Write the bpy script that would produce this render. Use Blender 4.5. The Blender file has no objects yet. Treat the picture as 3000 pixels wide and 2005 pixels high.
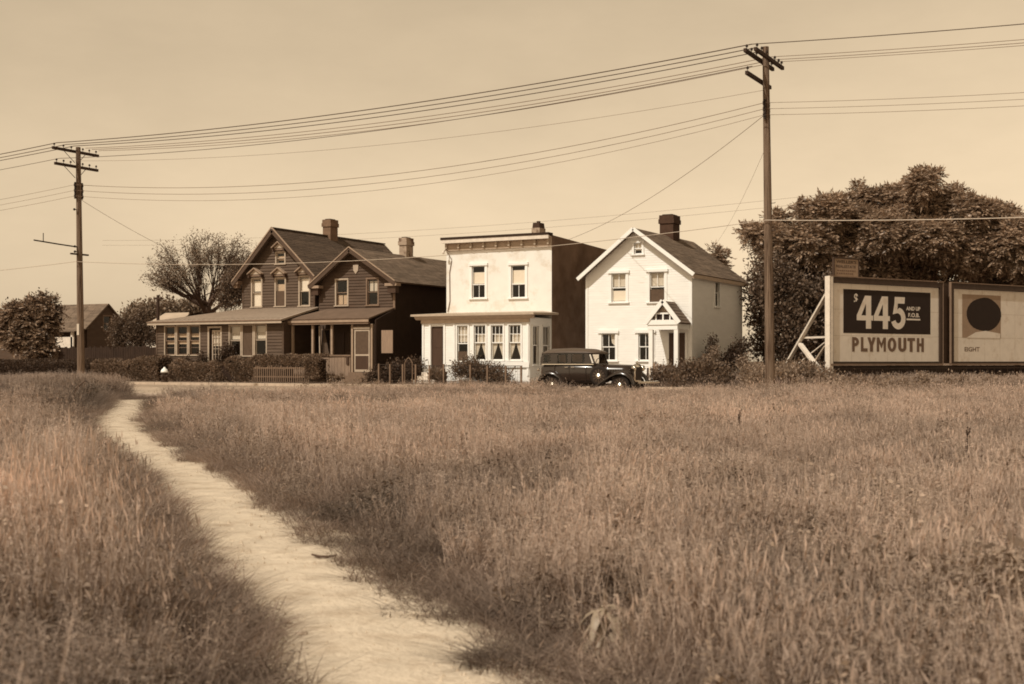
import bpy, math, random
import numpy as np
from mathutils import Vector

# ------------------------------------------------------------------ camera, light, exposure
scene = bpy.context.scene
COL = scene.collection
rng = np.random.default_rng(7)
random.seed(7)

# World axes follow the street: +X runs along the kerb to the right, +Y away from the street into the house lots.
F, CX, YH, H0 = 3740.0, 1500.0, 1058.0, 1.25      # focal length and horizon in photo pixels, eye height in metres
YAW = math.radians(28.1)
CS, SN = math.cos(YAW), math.sin(YAW)

cam_d = bpy.data.cameras.new('camera')
cam = bpy.data.objects.new('camera', cam_d)
COL.objects.link(cam)
cam.location = (0, 0, H0)
cam.rotation_euler = (math.radians(90), 0, YAW)
cam_d.sensor_width = 36
cam_d.lens = F / 3000 * 36
cam_d.shift_y = (YH - 1002.5) / 3000
cam_d.clip_end = 3000
cam_d.dof.use_dof = True
cam_d.dof.focus_distance = 52
cam_d.dof.aperture_fstop = 4.5
scene.camera = cam

SUN_EL, SUN_AZ = math.radians(50), math.radians(18)      # azimuth measured to the left of straight-on to the fronts
sun_dir = Vector((-math.sin(SUN_AZ) * math.cos(SUN_EL), -math.cos(SUN_AZ) * math.cos(SUN_EL), math.sin(SUN_EL)))
sun_d = bpy.data.lights.new('sun', 'SUN')
sun_d.energy = 3.5
sun_d.angle = math.radians(0.6)
sun_d.color = (1.0, 0.925, 0.80)
sun = bpy.data.objects.new('sun', sun_d)
COL.objects.link(sun)
sun.rotation_euler = sun_dir.to_track_quat('Z', 'Y').to_euler()

world = bpy.data.worlds.new('World')
scene.world = world
world.use_nodes = True
wn, wl = world.node_tree.nodes, world.node_tree.links
bg = wn['Background']
sky = wn.new('ShaderNodeTexSky')
sky.sky_type = 'NISHITA'
sky.sun_disc = False
sky.sun_elevation = SUN_EL
sky.sun_rotation = math.atan2(sun_dir.x, sun_dir.y)
sky.dust_density = 0.4
bw = wn.new('ShaderNodeSeparateColor')          # the old plate is blue-sensitive: the sky's blue becomes the print's grey, toned brown
mul = wn.new('ShaderNodeMixRGB'); mul.blend_type = 'MULTIPLY'; mul.inputs[0].default_value = 1
mul.inputs[2].default_value = (1.0, 0.778, 0.515, 1)
wl.new(sky.outputs[0], bw.inputs[0]); wl.new(bw.outputs['Blue'], mul.inputs[1])
# a breath of thin high haze over the whole sky
tc = wn.new('ShaderNodeTexCoord'); hz = wn.new('ShaderNodeTexNoise'); hz.inputs['Scale'].default_value = 3.2; hz.inputs['Detail'].default_value = 7; hz.inputs['Roughness'].default_value = .6
hm_ = wn.new('ShaderNodeMapping'); hm_.inputs['Scale'].default_value = (1, 1, 2.6)
hr_ = wn.new('ShaderNodeMapRange'); hr_.inputs[1].default_value = .3; hr_.inputs[2].default_value = .72; hr_.inputs[3].default_value = .91; hr_.inputs[4].default_value = 1.10
wl.new(tc.outputs['Generated'], hm_.inputs[0]); wl.new(hm_.outputs[0], hz.inputs['Vector']); wl.new(hz.outputs['Fac'], hr_.inputs[0])
hs_ = wn.new('ShaderNodeVectorMath'); hs_.operation = 'SCALE'
wl.new(mul.outputs[0], hs_.inputs[0]); wl.new(hr_.outputs[0], hs_.inputs['Scale']); wl.new(hs_.outputs[0], bg.inputs[0])
bg.inputs[1].default_value = 0.128

scene.view_settings.view_transform = 'Standard'
scene.view_settings.look = 'None'
scene.view_settings.exposure = 0.0
scene.view_settings.gamma = 1
scene.view_settings.use_curve_mapping = False
scene.cycles.filter_width = 1.8
scene.cycles.max_bounces = 6
scene.cycles.transparent_max_bounces = 12

# ------------------------------------------------------------------ photo measurements -> metres
def _st(r, Y):
    return (CS * r - SN) * Y, (SN * r + CS) * Y
def on_n(px, py, n):                    # the point seen at a pixel, on the vertical plane Y = n
    r = (px - CX) / F; Y = n / (SN * r + CS); s, _ = _st(r, Y)
    return (s, n, H0 - (py - YH) * Y / F)
def on_s(px, py, s):                    # on the vertical plane X = s
    r = (px - CX) / F; Y = s / (CS * r - SN); _, n = _st(r, Y)
    return (s, n, H0 - (py - YH) * Y / F)
def at_depth(px, py, Y):
    r = (px - CX) / F; s, n = _st(r, Y)
    return (s, n, H0 - (py - YH) * Y / F)
def on_ground(px, py, z=0.0):
    return at_depth(px, py, (H0 - z) * F / (py - YH))
def s_at(px, n): return on_n(px, 0, n)[0]
def z_at(px, py, n): return on_n(px, py, n)[2]

# ------------------------------------------------------------------ materials
def mat(name, col, rough=0.8, var=0.12, scale=3.0, bump=0.0, bscale=60.0, spec=0.25, island=0.0, trans=0.0, metal=0.0,
        stretch=(1, 1, 1), stain=None, inst=None, coat=0):
    g_ = .3 * col[0] + .55 * col[1] + .15 * col[2]
    col = tuple(c * .86 + g_ * .14 for c in col)
    m = bpy.data.materials.new(name); m.use_nodes = True
    N, L = m.node_tree.nodes, m.node_tree.links
    p = N['Principled BSDF']; out = N['Material Output']
    p.inputs['Roughness'].default_value = rough
    p.inputs['Specular IOR Level'].default_value = spec
    p.inputs['Metallic'].default_value = metal
    p.inputs['Coat Weight'].default_value = coat
    geo = N.new('ShaderNodeNewGeometry')
    mp = N.new('ShaderNodeMapping'); mp.inputs['Scale'].default_value = stretch
    L.new(geo.outputs['Position'], mp.inputs[0])
    nz = N.new('ShaderNodeTexNoise'); nz.inputs['Scale'].default_value = scale; nz.inputs['Detail'].default_value = 6
    L.new(mp.outputs[0], nz.inputs['Vector'])
    mr = N.new('ShaderNodeMapRange'); mr.inputs[1].default_value = 0.25; mr.inputs[2].default_value = 0.75
    mr.inputs[3].default_value = 1 - var; mr.inputs[4].default_value = 1 + var
    L.new(nz.outputs['Fac'], mr.inputs[0])
    val = mr.outputs[0]
    if island:
        ir = N.new('ShaderNodeMapRange'); ir.inputs[3].default_value = 1 - island; ir.inputs[4].default_value = 1 + island
        L.new(geo.outputs['Random Per Island'], ir.inputs[0])
        mm = N.new('ShaderNodeMath'); mm.operation = 'MULTIPLY'
        L.new(val, mm.inputs[0]); L.new(ir.outputs[0], mm.inputs[1]); val = mm.outputs[0]
    if inst:
        at = N.new('ShaderNodeAttribute'); at.attribute_type = 'INSTANCER'; at.attribute_name = inst
        mm = N.new('ShaderNodeMath'); mm.operation = 'MULTIPLY'
        L.new(val, mm.inputs[0]); L.new(at.outputs['Fac'], mm.inputs[1]); val = mm.outputs[0]
    vm = N.new('ShaderNodeVectorMath'); vm.operation = 'SCALE'
    vm.inputs[0].default_value = col
    L.new(val, vm.inputs['Scale'])
    c = vm.outputs[0]
    if stain:                            # irregular weathering: (colour, noise scale, low, high)
        sc, ss, lo, hi = stain
        n2 = N.new('ShaderNodeTexNoise'); n2.inputs['Scale'].default_value = ss; n2.inputs['Detail'].default_value = 8
        n2.inputs['Roughness'].default_value = 0.65
        L.new(mp.outputs[0], n2.inputs['Vector'])
        m2 = N.new('ShaderNodeMapRange'); m2.inputs[1].default_value = lo; m2.inputs[2].default_value = hi
        L.new(n2.outputs['Fac'], m2.inputs[0])
        mx = N.new('ShaderNodeMixRGB'); mx.inputs[2].default_value = (*sc, 1)
        L.new(m2.outputs[0], mx.inputs[0]); L.new(c, mx.inputs[1]); c = mx.outputs[0]
    L.new(c, p.inputs['Base Color'])
    if bump:
        b = N.new('ShaderNodeBump'); b.inputs['Strength'].default_value = 1; b.inputs['Distance'].default_value = bump
        n3 = N.new('ShaderNodeTexNoise'); n3.inputs['Scale'].default_value = bscale; n3.inputs['Detail'].default_value = 5
        L.new(mp.outputs[0], n3.inputs['Vector'])
        L.new(n3.outputs['Fac'], b.inputs['Height']); L.new(b.outputs[0], p.inputs['Normal'])
    if trans:
        t = N.new('ShaderNodeBsdfTranslucent'); L.new(c, t.inputs[0])
        mx = N.new('ShaderNodeMixShader'); mx.inputs[0].default_value = trans
        L.new(p.outputs[0], mx.inputs[1]); L.new(t.outputs[0], mx.inputs[2]); L.new(mx.outputs[0], out.inputs[0])
    return m

def glass_mat(name, tint=0.95):
    m = bpy.data.materials.new(name); m.use_nodes = True
    N, L = m.node_tree.nodes, m.node_tree.links
    N.remove(N['Principled BSDF'])
    t = N.new('ShaderNodeBsdfTransparent'); t.inputs[0].default_value = (tint, tint * .95, tint * .88, 1)
    g = N.new('ShaderNodeBsdfGlossy'); g.inputs['Roughness'].default_value = 0.03; g.inputs[0].default_value = (.9, .9, .9, 1)
    lw = N.new('ShaderNodeLayerWeight'); lw.inputs[0].default_value = .5
    pw_ = N.new('ShaderNodeMath'); pw_.operation = 'POWER'; pw_.inputs[1].default_value = 5
    f = N.new('ShaderNodeMath'); f.operation = 'MULTIPLY_ADD'; f.inputs[1].default_value = .92; f.inputs[2].default_value = .04
    L.new(lw.outputs['Facing'], pw_.inputs[0]); L.new(pw_.outputs[0], f.inputs[0])
    mx = N.new('ShaderNodeMixShader')
    L.new(f.outputs[0], mx.inputs[0]); L.new(t.outputs[0], mx.inputs[1]); L.new(g.outputs[0], mx.inputs[2])
    L.new(mx.outputs[0], N['Material Output'].inputs[0])
    return m

MT = {}
MT['brown_paint'] = mat('brown_paint', (.105, .066, .042), .7, .16, 1.5, stretch=(1, 1, 3), stain=((.06, .035, .02), 1.2, .55, .8))
MT['brown_paint2'] = mat('brown_paint_wing', (.095, .058, .037), .75, .18, 1.5, stretch=(1, 1, 3), stain=((.08, .042, .024), 1.2, .5, .8))
MT['trim_tan'] = mat('trim_tan', (.46, .36, .265), .6, .12, 4)
MT['trim_mid'] = mat('trim_mid', (.22, .14, .09), .65, .15, 4)
MT['porch_trim'] = mat('porch_trim', (.36, .25, .17), .6, .15, 4)
MT['roof_brown'] = mat('roof_brown', (.10, .066, .044), .9, .25, 6, bump=.004, bscale=50, island=.2)
MT['roof_tan'] = mat('roof_tan', (.17, .118, .08), .9, .3, 3, bump=.004, bscale=50, island=.2)
MT['roof_porch'] = mat('roof_porch', (.33, .25, .185), .8, .15, 2, stretch=(1, 4, 1))
MT['roof_wing_porch'] = mat('roof_wing_porch', (.15, .095, .062), .85, .15, 2)
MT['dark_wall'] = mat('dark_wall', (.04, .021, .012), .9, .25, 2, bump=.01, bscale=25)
MT['brick_side'] = mat('brick_side', (.20, .122, .078), .9, .2, 1.2, bump=.008, bscale=30, stain=((.10, .057, .034), .8, .42, .72))
MT['chimney'] = mat('chimney_brick', (.2, .118, .07), .9, .25, 5, bump=.006, bscale=30)
MT['chimney_dark'] = mat('chimney_dark_brick', (.075, .038, .022), .9, .2, 5)
MT['chimney_pale'] = mat('chimney_pale', (.42, .31, .22), .9, .3, 4, stain=((.12, .06, .035), 2.5, .5, .62))
MT['white_stucco'] = mat('white_stucco', (.81, .79, .74), .85, .05, 2, bump=.006, bscale=25, stain=((.60, .51, .40), 1.3, .52, .8))
MT['white_paint'] = mat('white_paint', (.86, .85, .82), .55, .04, 3)
MT['white_board'] = mat('white_clapboard', (.85, .835, .80), .55, .05, 1.5, stretch=(1, 1, 4), stain=((.66, .58, .48), 1.7, .62, .85))
MT['cornice'] = mat('cornice_paint', (.5, .38, .28), .7, .12, 5)
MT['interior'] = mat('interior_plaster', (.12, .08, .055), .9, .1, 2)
MT['blind'] = mat('blind_cloth', (.84, .81, .75), .8, .04, 6)
MT['blind_tan'] = mat('blind_cloth_tan', (.56, .44, .33), .8, .06, 6)
MT['curtain'] = mat('curtain_cloth', (.84, .81, .75), .85, .07, 30, stretch=(6, 6, .3), trans=.25)
MT['screen'] = mat('insect_screen', (.11, .068, .042), .9, .15, 8)
MT['door_dark'] = mat('door_dark', (.075, .04, .024), .5, .15, 4, stretch=(1, 1, .3))
MT['glass'] = glass_mat('window_glass')
MT['screen_glass'] = glass_mat('car_glass', .92)
MT['wood_pale'] = mat('weathered_wood_pale', (.3, .2, .135), .85, .2, 6, stretch=(4, 4, .4), bump=.003, bscale=30)
MT['wood_grey'] = mat('weathered_wood', (.2, .128, .082), .85, .2, 6, stretch=(4, 4, .4))
MT['wood_dark'] = mat('creosote_wood', (.055, .03, .019), .85, .25, 5, stretch=(6, 6, .3), bump=.006, bscale=25)
MT['pole'] = mat('pole_wood', (.20, .132, .085), .85, .4, 3, stretch=(9, 9, .25), bump=.015, bscale=12, stain=((.07, .04, .024), 2.2, .48, .6))
MT['iron'] = mat('dark_iron', (.035, .021, .014), .6, .2, 8, metal=.2)
MT['wire'] = mat('wire', (.2, .12, .07), .6, .1, 8)
MT['wire_dark'] = mat('wire_dark', (.09, .05, .03), .6, .1, 8)
MT['cable_pale'] = mat('cable_pale', (.5, .4, .3), .5, .1, 8)
MT['paper'] = mat('paper', (.6, .5, .39), .8, .1, 15)
MT['poster'] = mat('poster_paper', (.74, .65, .55), .8, .06, 3, stain=((.53, .42, .32), 2, .55, .8))
MT['poster_seam'] = mat('poster_seam', (.5, .41, .32), .85, .3, 8)
MT['forb'] = mat('forb_leaves', (.33, .24, .175), .65, .25, .9, island=.45, trans=.25, inst='tone')
MT['print_black'] = mat('print_black', (.028, .015, .01), .75, .1, 3)
MT['print_brown'] = mat('print_brown', (.17, .10, .062), .8, .1, 6)
MT['print_tan'] = mat('print_tan', (.34, .23, .15), .8, .1, 6)
MT['frame_dark'] = mat('frame_dark', (.06, .034, .021), .6, .2, 5)
MT['timber_white'] = mat('timber_white', (.72, .63, .53), .7, .12, 6)
MT['car_paint'] = mat('car_paint', (.026, .015, .01), .22, .1, 3, spec=.5, coat=.4)
MT['car_roof'] = mat('car_roof_fabric', (.10, .066, .044), .45, .1, 6, spec=.4)
MT['chrome'] = mat('chrome', (.75, .68, .58), .18, .03, 6, metal=1)
MT['rubber'] = mat('rubber', (.02, .013, .009), .8, .1, 6)
MT['car_inside'] = mat('car_upholstery', (.06, .04, .027), .9, .1, 6)
MT['ground'] = mat('soil_and_thatch', (.16, .10, .062), .95, .3, 1.2, bump=.03, bscale=10)
MT['path'] = mat('trodden_earth', (.62, .51, .38), .95, .14, 5, bump=.016, bscale=26, stain=((.34, .25, .17), 3.0, .5, .8))
MT['road'] = mat('road_surface', (.36, .265, .185), .9, .12, .6, bump=.004, bscale=30)
MT['walk'] = mat('pavement_concrete', (.44, .335, .24), .9, .12, 1.0, bump=.004, bscale=30)
MT['curb'] = mat('kerb_stone', (.5, .39, .29), .9, .15, 3)
MT['grass'] = mat('grass_blades', (.36, .26, .20), .75, .25, .8, island=.3, trans=.3, inst='tone')
MT['seed'] = mat('grass_seed_heads', (.60, .45, .355), .8, .1, .35, island=.2, trans=.3, inst='tone')
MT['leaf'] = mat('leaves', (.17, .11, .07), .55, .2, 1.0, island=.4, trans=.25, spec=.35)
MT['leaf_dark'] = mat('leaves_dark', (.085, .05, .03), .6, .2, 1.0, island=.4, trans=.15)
MT['leaf_far'] = mat('leaves_far', (.26, .185, .125), .7, .2, .4, island=.35, trans=.2)  # pale leaves; for the far crowns, distance haze is put into the colour
MT['leaf_hedge'] = mat('hedge_leaves', (.20, .128, .08), .6, .25, 1.2, island=.45, trans=.15)
MT['leaf_frond'] = mat('frond_leaves', (.33, .22, .14), .45, .15, .5, island=.45, trans=.25, spec=.4)
MT['leaf_big'] = mat('broad_leaf', (.36, .275, .19), .5, .15, 12, trans=.2, spec=.4)
MT['weed'] = mat('weed_leaves', (.30, .21, .145), .6, .2, 1.0, island=.4, trans=.3)
MT['bark'] = mat('bark', (.085, .048, .03), .9, .3, 4, bump=.02, bscale=12)
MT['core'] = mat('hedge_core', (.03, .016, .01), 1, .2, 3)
MT['hydrant'] = mat('hydrant_iron', (.06, .035, .022), .5, .1, 6)

# ------------------------------------------------------------------ mesh building
def top_of(o):
    while o.parent: o = o.parent
    return o

class MB:
    def __init__(self): self.v = []; self.f = []
    def add(self, vs, fs):
        b = len(self.v)
        self.v += [tuple(p) for p in vs]
        self.f += [tuple(b + i for i in f) for f in fs]
        return self
    def box(self, x0, x1, y0, y1, z0, z1):
        return self.add([(x0, y0, z0), (x1, y0, z0), (x1, y1, z0), (x0, y1, z0), (x0, y0, z1), (x1, y0, z1), (x1, y1, z1), (x0, y1, z1)],
                        [(0, 3, 2, 1), (4, 5, 6, 7), (0, 1, 5, 4), (1, 2, 6, 5), (2, 3, 7, 6), (3, 0, 4, 7)])
    def beam(self, p, q, w, h, up=(0, 0, 1)):
        p, q = Vector(p), Vector(q); d = (q - p).normalized(); u = Vector(up)
        if abs(d.dot(u)) > .98: u = Vector((0, 1, 0))
        a = d.cross(u).normalized(); b = a.cross(d).normalized()
        vs = []
        for c in (p, q):
            for i, j in ((-1, -1), (1, -1), (1, 1), (-1, 1)): vs.append(c + a * (i * w / 2) + b * (j * h / 2))
        return self.add(vs, [(0, 1, 2, 3), (7, 6, 5, 4), (0, 4, 5, 1), (1, 5, 6, 2), (2, 6, 7, 3), (3, 7, 4, 0)])
    def tube(self, pts, rad, seg=8, cap=True):
        pts = [Vector(p) for p in pts]
        if not hasattr(rad, '__len__'): rad = [rad] * len(pts)
        vs = []; fs = []
        pa = None
        for i, p in enumerate(pts):
            d = (pts[min(i + 1, len(pts) - 1)] - pts[max(i - 1, 0)]).normalized()
            if pa is None:
                pa = d.orthogonal().normalized()
            pa = (pa - d * pa.dot(d)).normalized()
            pb = d.cross(pa)
            for k in range(seg):
                t = 2 * math.pi * k / seg
                vs.append(p + (pa * math.cos(t) + pb * math.sin(t)) * rad[i])
        for i in range(len(pts) - 1):
            for k in range(seg):
                k2 = (k + 1) % seg
                fs.append((i * seg + k, i * seg + k2, (i + 1) * seg + k2, (i + 1) * seg + k))
        if cap:
            fs.append(tuple(range(seg - 1, -1, -1))); b = (len(pts) - 1) * seg
            fs.append(tuple(range(b, b + seg)))
        return self.add(vs, fs)
    def prism(self, poly, a0, a1, axis='y'):
        # poly: (u, z); extruded along y (u = x) or along x (u = y) or along z (u, v = x, y)
        if axis == 'y': g = lambda u, w, a: (u, a, w)
        elif axis == 'x': g = lambda u, w, a: (a, u, w)
        else: g = lambda u, w, a: (u, w, a)
        n = len(poly)
        vs = [g(u, w, a0) for u, w in poly] + [g(u, w, a1) for u, w in poly]
        fs = [tuple(range(n)), tuple(range(2 * n - 1, n - 1, -1))] + [(i, n + i, n + (i + 1) % n, (i + 1) % n) for i in range(n)]
        return self.add(vs, fs)
    def lathe(self, prof, c, axis='z', seg=16):
        # prof: (radius, offset along the axis)
        c = Vector(c); vs = []; fs = []
        for r, h in prof:
            for k in range(seg):
                t = 2 * math.pi * k / seg; a, b = r * math.cos(t), r * math.sin(t)
                vs.append(c + Vector({'z': (a, b, h), 'y': (a, h, b), 'x': (h, a, b)}[axis]))
        for i in range(len(prof) - 1):
            for k in range(seg):
                k2 = (k + 1) % seg
                fs.append((i * seg + k, i * seg + k2, (i + 1) * seg + k2, (i + 1) * seg + k))
        fs.append(tuple(range(seg - 1, -1, -1))); b = (len(prof) - 1) * seg
        fs.append(tuple(range(b, b + seg)))
        return self.add(vs, fs)
    def build(self, name, m, parent=None, label=None, kind=None, smooth=False, loc=None, cat=None, group=None, bevel=0):
        base = Vector((0, 0, 0))
        if parent is not None: base = top_of(parent).location.copy()
        elif loc is not None: base = Vector(loc)
        me = bpy.data.meshes.new(name)
        me.from_pydata([(x - base.x, y - base.y, z - base.z) for x, y, z in self.v], [], self.f)
        me.materials.append(MT[m] if isinstance(m, str) else m)
        if smooth: me.shade_smooth()
        return link(name, me, parent, label, kind, base if parent is None else None, cat, group, bevel)

def link(name, me, parent=None, label=None, kind=None, loc=None, cat=None, group=None, bevel=0):
    o = bpy.data.objects.new(name, me)
    COL.objects.link(o)
    if parent is not None: o.parent = parent
    elif loc is not None: o.location = loc
    if label: o['label'] = label
    if kind: o['kind'] = kind
    if cat: o['category'] = cat
    if group: o['group'] = group
    if bevel:
        b = o.modifiers.new('edges', 'BEVEL'); b.width = bevel; b.segments = 2; b.limit_method = 'ANGLE'
    return o

def thing(name, label, cat, loc, group=None, rotz=0):
    o = bpy.data.objects.new(name, None)
    COL.objects.link(o)
    o.location = loc; o.rotation_euler = (0, 0, rotz); o.empty_display_size = .3
    o['label'] = label; o['category'] = cat
    if group: o['group'] = group
    return o

def np_mesh(name, verts, quads, m, tris=None):
    me = bpy.data.meshes.new(name)
    nv, nq = len(verts), len(quads)
    nt = 0 if tris is None else len(tris)
    me.vertices.add(nv); me.vertices.foreach_set('co', np.asarray(verts, np.float32).ravel())
    idx = np.asarray(quads, np.int32).ravel()
    st = np.arange(nq) * 4
    if nt:
        idx = np.concatenate([idx, np.asarray(tris, np.int32).ravel()]); st = np.concatenate([st, nq * 4 + np.arange(nt) * 3])
    me.loops.add(len(idx)); me.loops.foreach_set('vertex_index', idx)
    me.polygons.add(nq + nt); me.polygons.foreach_set('loop_start', st.astype(np.int32))
    me.update(calc_edges=True); me.validate()
    me.materials.append(MT[m] if isinstance(m, str) else m)
    return me

def norm(a): return a / np.maximum(np.linalg.norm(a, axis=-1, keepdims=True), 1e-9)

# a smooth random field over the ground, about 0..1
_fw = [(rng.uniform(-1, 1, 2), rng.uniform(0, 6.28)) for _ in range(40)]
def field(x, y, wl):
    t = np.zeros_like(x, dtype=float)
    for k in range(10):
        d, p = _fw[(k + int(wl * 7)) % 40]
        f = 2 * math.pi / wl * (0.6 + 0.25 * k)
        d = d / np.linalg.norm(d)
        t += np.sin((x * d[0] + y * d[1]) * f + p + 2 * np.sin((x * d[1] - y * d[0]) * f * .6 + p)) / (1 + .25 * k)
    return 0.5 + t / 8.0

# ------------------------------------------------------------------ foliage
def leaf_quads(P, D, L, W, fold=0.25):
    # diamond leaves from base P along D (unit), length L, width W
    n = len(P)
    R = norm(rng.normal(size=(n, 3)))
    B = norm(np.cross(D, R)); U = np.cross(B, D)
    L = np.asarray(L).reshape(-1, 1); W = np.asarray(W).reshape(-1, 1)
    mid = P + D * L * .45 + U * L * fold * .3
    v = np.stack([P, mid + B * W * .5, P + D * L, mid - B * W * .5], 1).reshape(-1, 3)
    q = np.arange(n * 4).reshape(-1, 4)
    return v, q

def lobe_points(lobes, n, shell=.6, squash=1.0):
    C = np.array([l[:3] for l in lobes], float)
    R = np.array([(l[3], l[3], l[4] if len(l) > 4 else l[3]) for l in lobes], float)
    w = R[:, 0] * R[:, 2]; w /= w.sum()
    k = rng.choice(len(lobes), n, p=w)
    d = norm(rng.normal(size=(n, 3)))
    r = shell + (1 - shell) * rng.random((n, 1)) ** .7
    r *= 1 + .12 * np.sin(d[:, :1] * 9 + k[:, None]) * np.sin(d[:, 2:] * 8 + 2 * k[:, None])
    return C[k] + d * R[k] * r, d

def leafy(name, lobes, n, size, m, parent, shell=.5, up=.3, droop=0.0, label=None, clump=0, loc=None, cat=None, kind=None):
    if clump:                                # leaves gathered in sprays round twig ends
        P, d = lobe_points(lobes, max(1, n // clump), shell)
        P = np.repeat(P, clump, 0) + rng.normal(size=(len(P) * clump, 3)) * size * 1.3
        d = np.repeat(d, clump, 0)
    else:
        P, d = lobe_points(lobes, n, shell)
    D = norm(d * .8 + rng.normal(size=P.shape) * .8 + np.array([0, 0, up - droop]))
    L = size * rng.uniform(.6, 1.4, len(P)); W = L * rng.uniform(.4, .65, len(P))
    v, q = leaf_quads(P, D, L, W)
    base = np.array(top_of(parent).location if parent else (loc or (0, 0, 0)))
    v[:, 2] = np.maximum(v[:, 2], .01)
    me = np_mesh(name, v - base, q, m)
    return link(name, me, parent, label, kind, loc if not parent else None, cat)

def tree_skeleton(mb, base, tips, trunk_h, r0, spread=.5, seg=5):
    # limbs from a trunk to given tips, bent upward, thinning out
    base = Vector(base)
    for t in tips:
        t = Vector(t); st = base + Vector((0, 0, trunk_h * random.uniform(.75, 1.0)))
        m1 = st.lerp(t, .45); m1.z = st.z + (t.z - st.z) * .6; m1 += Vector([random.uniform(-.2, .2) for _ in range(3)])
        m2 = st.lerp(t, .75); m2.z = st.z + (t.z - st.z) * .85
        mb.tube([st, m1, m2, t], [r0 * .5, r0 * .32, r0 * .18, r0 * .05], seg, cap=False)

# ------------------------------------------------------------------ setting
N_KERB, N_FAR, N_WALK = 41.6, 50.4, 52.2          # near kerb, far kerb, back of the far pavement
mb = MB(); mb.add([(-1500, -300, 0), (900, -300, 0), (900, 2500, 0), (-1500, 2500, 0)], [(0, 1, 2, 3)])
o = mb.build('ground', 'ground', kind='structure')
mb = MB(); mb.add([(-300, N_KERB, .008), (200, N_KERB, .008), (200, N_FAR, .008), (-300, N_FAR, .008)], [(0, 1, 2, 3)])
mb.build('road', 'road', kind='structure')
mb = MB()
x = -120.0
while x < 40:
    mb.box(x + .01, x + 1.82, N_KERB - .15, N_KERB, 0, .10); x += 1.84
mb.build('kerb', 'curb', kind='structure')
mb = MB()
x = -120.0
while x < 40:
    mb.box(x + .01, x + 1.82, N_FAR, N_FAR + .15, 0, .13); x += 1.84
mb.build('far_kerb', 'curb', kind='structure')
mb = MB()
x = -120.0
while x < 40:
    mb.box(x + .008, x + 1.492, N_FAR + .155, N_WALK - .3, 0, .12 + random.uniform(-.006, .006)); x += 1.5
mb.build('far_pavement', 'walk', kind='structure')

N_GRASS = 37.7                                 # the meadow ends here; a worn pavement lies between it and the kerb
mb = MB(); x = -110.0
while x < -24:
    mb.box(x + .01, x + 1.49, N_GRASS + .1, 39.5, 0, .07 + random.uniform(-.008, .008)); mb.box(x + .01, x + 1.49, 39.515, N_KERB - .17, 0, .07 + random.uniform(-.008, .008)); x += 1.5
mb.build('pavement', 'walk', kind='structure')

# the trodden path: centre line in photo pixels read on the ground, width in metres
edge = [(1500, 2010), (1340, 1868), (1180, 1755), (1030, 1640), (910, 1558), (800, 1483), (700, 1418), (600, 1362), (505, 1305), (448, 1268), (430, 1235), (436, 1205), (470, 1172)]
R = np.array([on_ground(px, py)[:2] for px, py in edge])
R = np.vstack([R[0] + (R[0] - R[1]) * 3, R])
W_ = np.interp(np.arange(len(R)), [0, 2, 5, 9, 11, 13], [1.0, .95, .92, 1.0, 1.15, 1.5])
def resample(P, W, step=.12):
    d = np.r_[0, np.cumsum(np.linalg.norm(np.diff(P, axis=0), axis=1))]
    t = np.arange(0, d[-1], step)
    Q = np.stack([np.interp(t, d, P[:, i]) for i in (0, 1)], 1)
    k = np.ones(9) / 9
    Qs = Q.copy()
    for i in (0, 1): Qs[4:-4, i] = np.convolve(Q[:, i], k, 'valid')
    return Qs, np.interp(t, d, W)
RP, RW = resample(R, W_)
T = norm(np.gradient(RP, axis=0)); LN = np.stack([-T[:, 1], T[:, 0]], 1)      # to the left of travel
PC = RP + LN * (RW[:, None] / 2)
NACR = 13
vs = []
for i in range(len(PC)):
    for j in range(NACR):
        u = j / (NACR - 1) * 2 - 1
        w = RW[i] / 2 + .25
        e = RW[i] * .04 * math.sin(i * .9) * (abs(u) > .9)
        p = PC[i] + LN[i] * (u * (w + e))
        z = .012 + .02 * abs(u) ** 3 + random.uniform(0, .007) + .004 * math.sin(i * .11 + j * .8)
        if abs(u) == 1: z = .002
        vs.append((p[0], p[1], z))
fs = [(i * NACR + j, i * NACR + j + 1, (i + 1) * NACR + j + 1, (i + 1) * NACR + j) for i in range(len(PC) - 1) for j in range(NACR - 1)]
mb = MB(); mb.add(vs, fs); mb.build('path', 'path', kind='structure', smooth=True)
def path_dist(x, y):
    # signed distance to the edge of the path (negative on it)
    out = np.full(len(x), 99.0)
    for a in range(0, len(x), 20000):
        d = np.sqrt((x[a:a + 20000, None] - PC[None, ::3, 0]) ** 2 + (y[a:a + 20000, None] - PC[None, ::3, 1]) ** 2) - RW[None, ::3] / 2
        out[a:a + 20000] = d.min(1)
    return out

# the paved crossing where the path meets the road
c0 = on_ground(372, 1166); c1 = on_ground(500, 1166)
cx0, cx1 = c0[0] - 2.6, c1[0] + 1.2
sl = thing('paved_crossing', 'pale paved slab crossing with a raised stone edge where the footpath meets the road', 'pavement', ((cx0 + cx1) / 2, 37, 0))
sl['kind'] = 'structure'; del sl['category']
y = c1[1] - .3
MB().box(cx0, cx1, y - .16, y, 0, .16).build('edge_stone', 'curb', sl, bevel=.015)
y += .012; k = 0
while y < N_GRASS - .1:
    y2 = min(y + 1.5, N_GRASS + .085)
    MB().box(cx0 + .02, cx1 - .02, y, y2 - .012, 0, .12 + (k % 2) * .006).build('slab', 'walk', sl); y = y2; k += 1
cross_box = (cx0, cx1, c1[1] - .4, N_GRASS)

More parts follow.
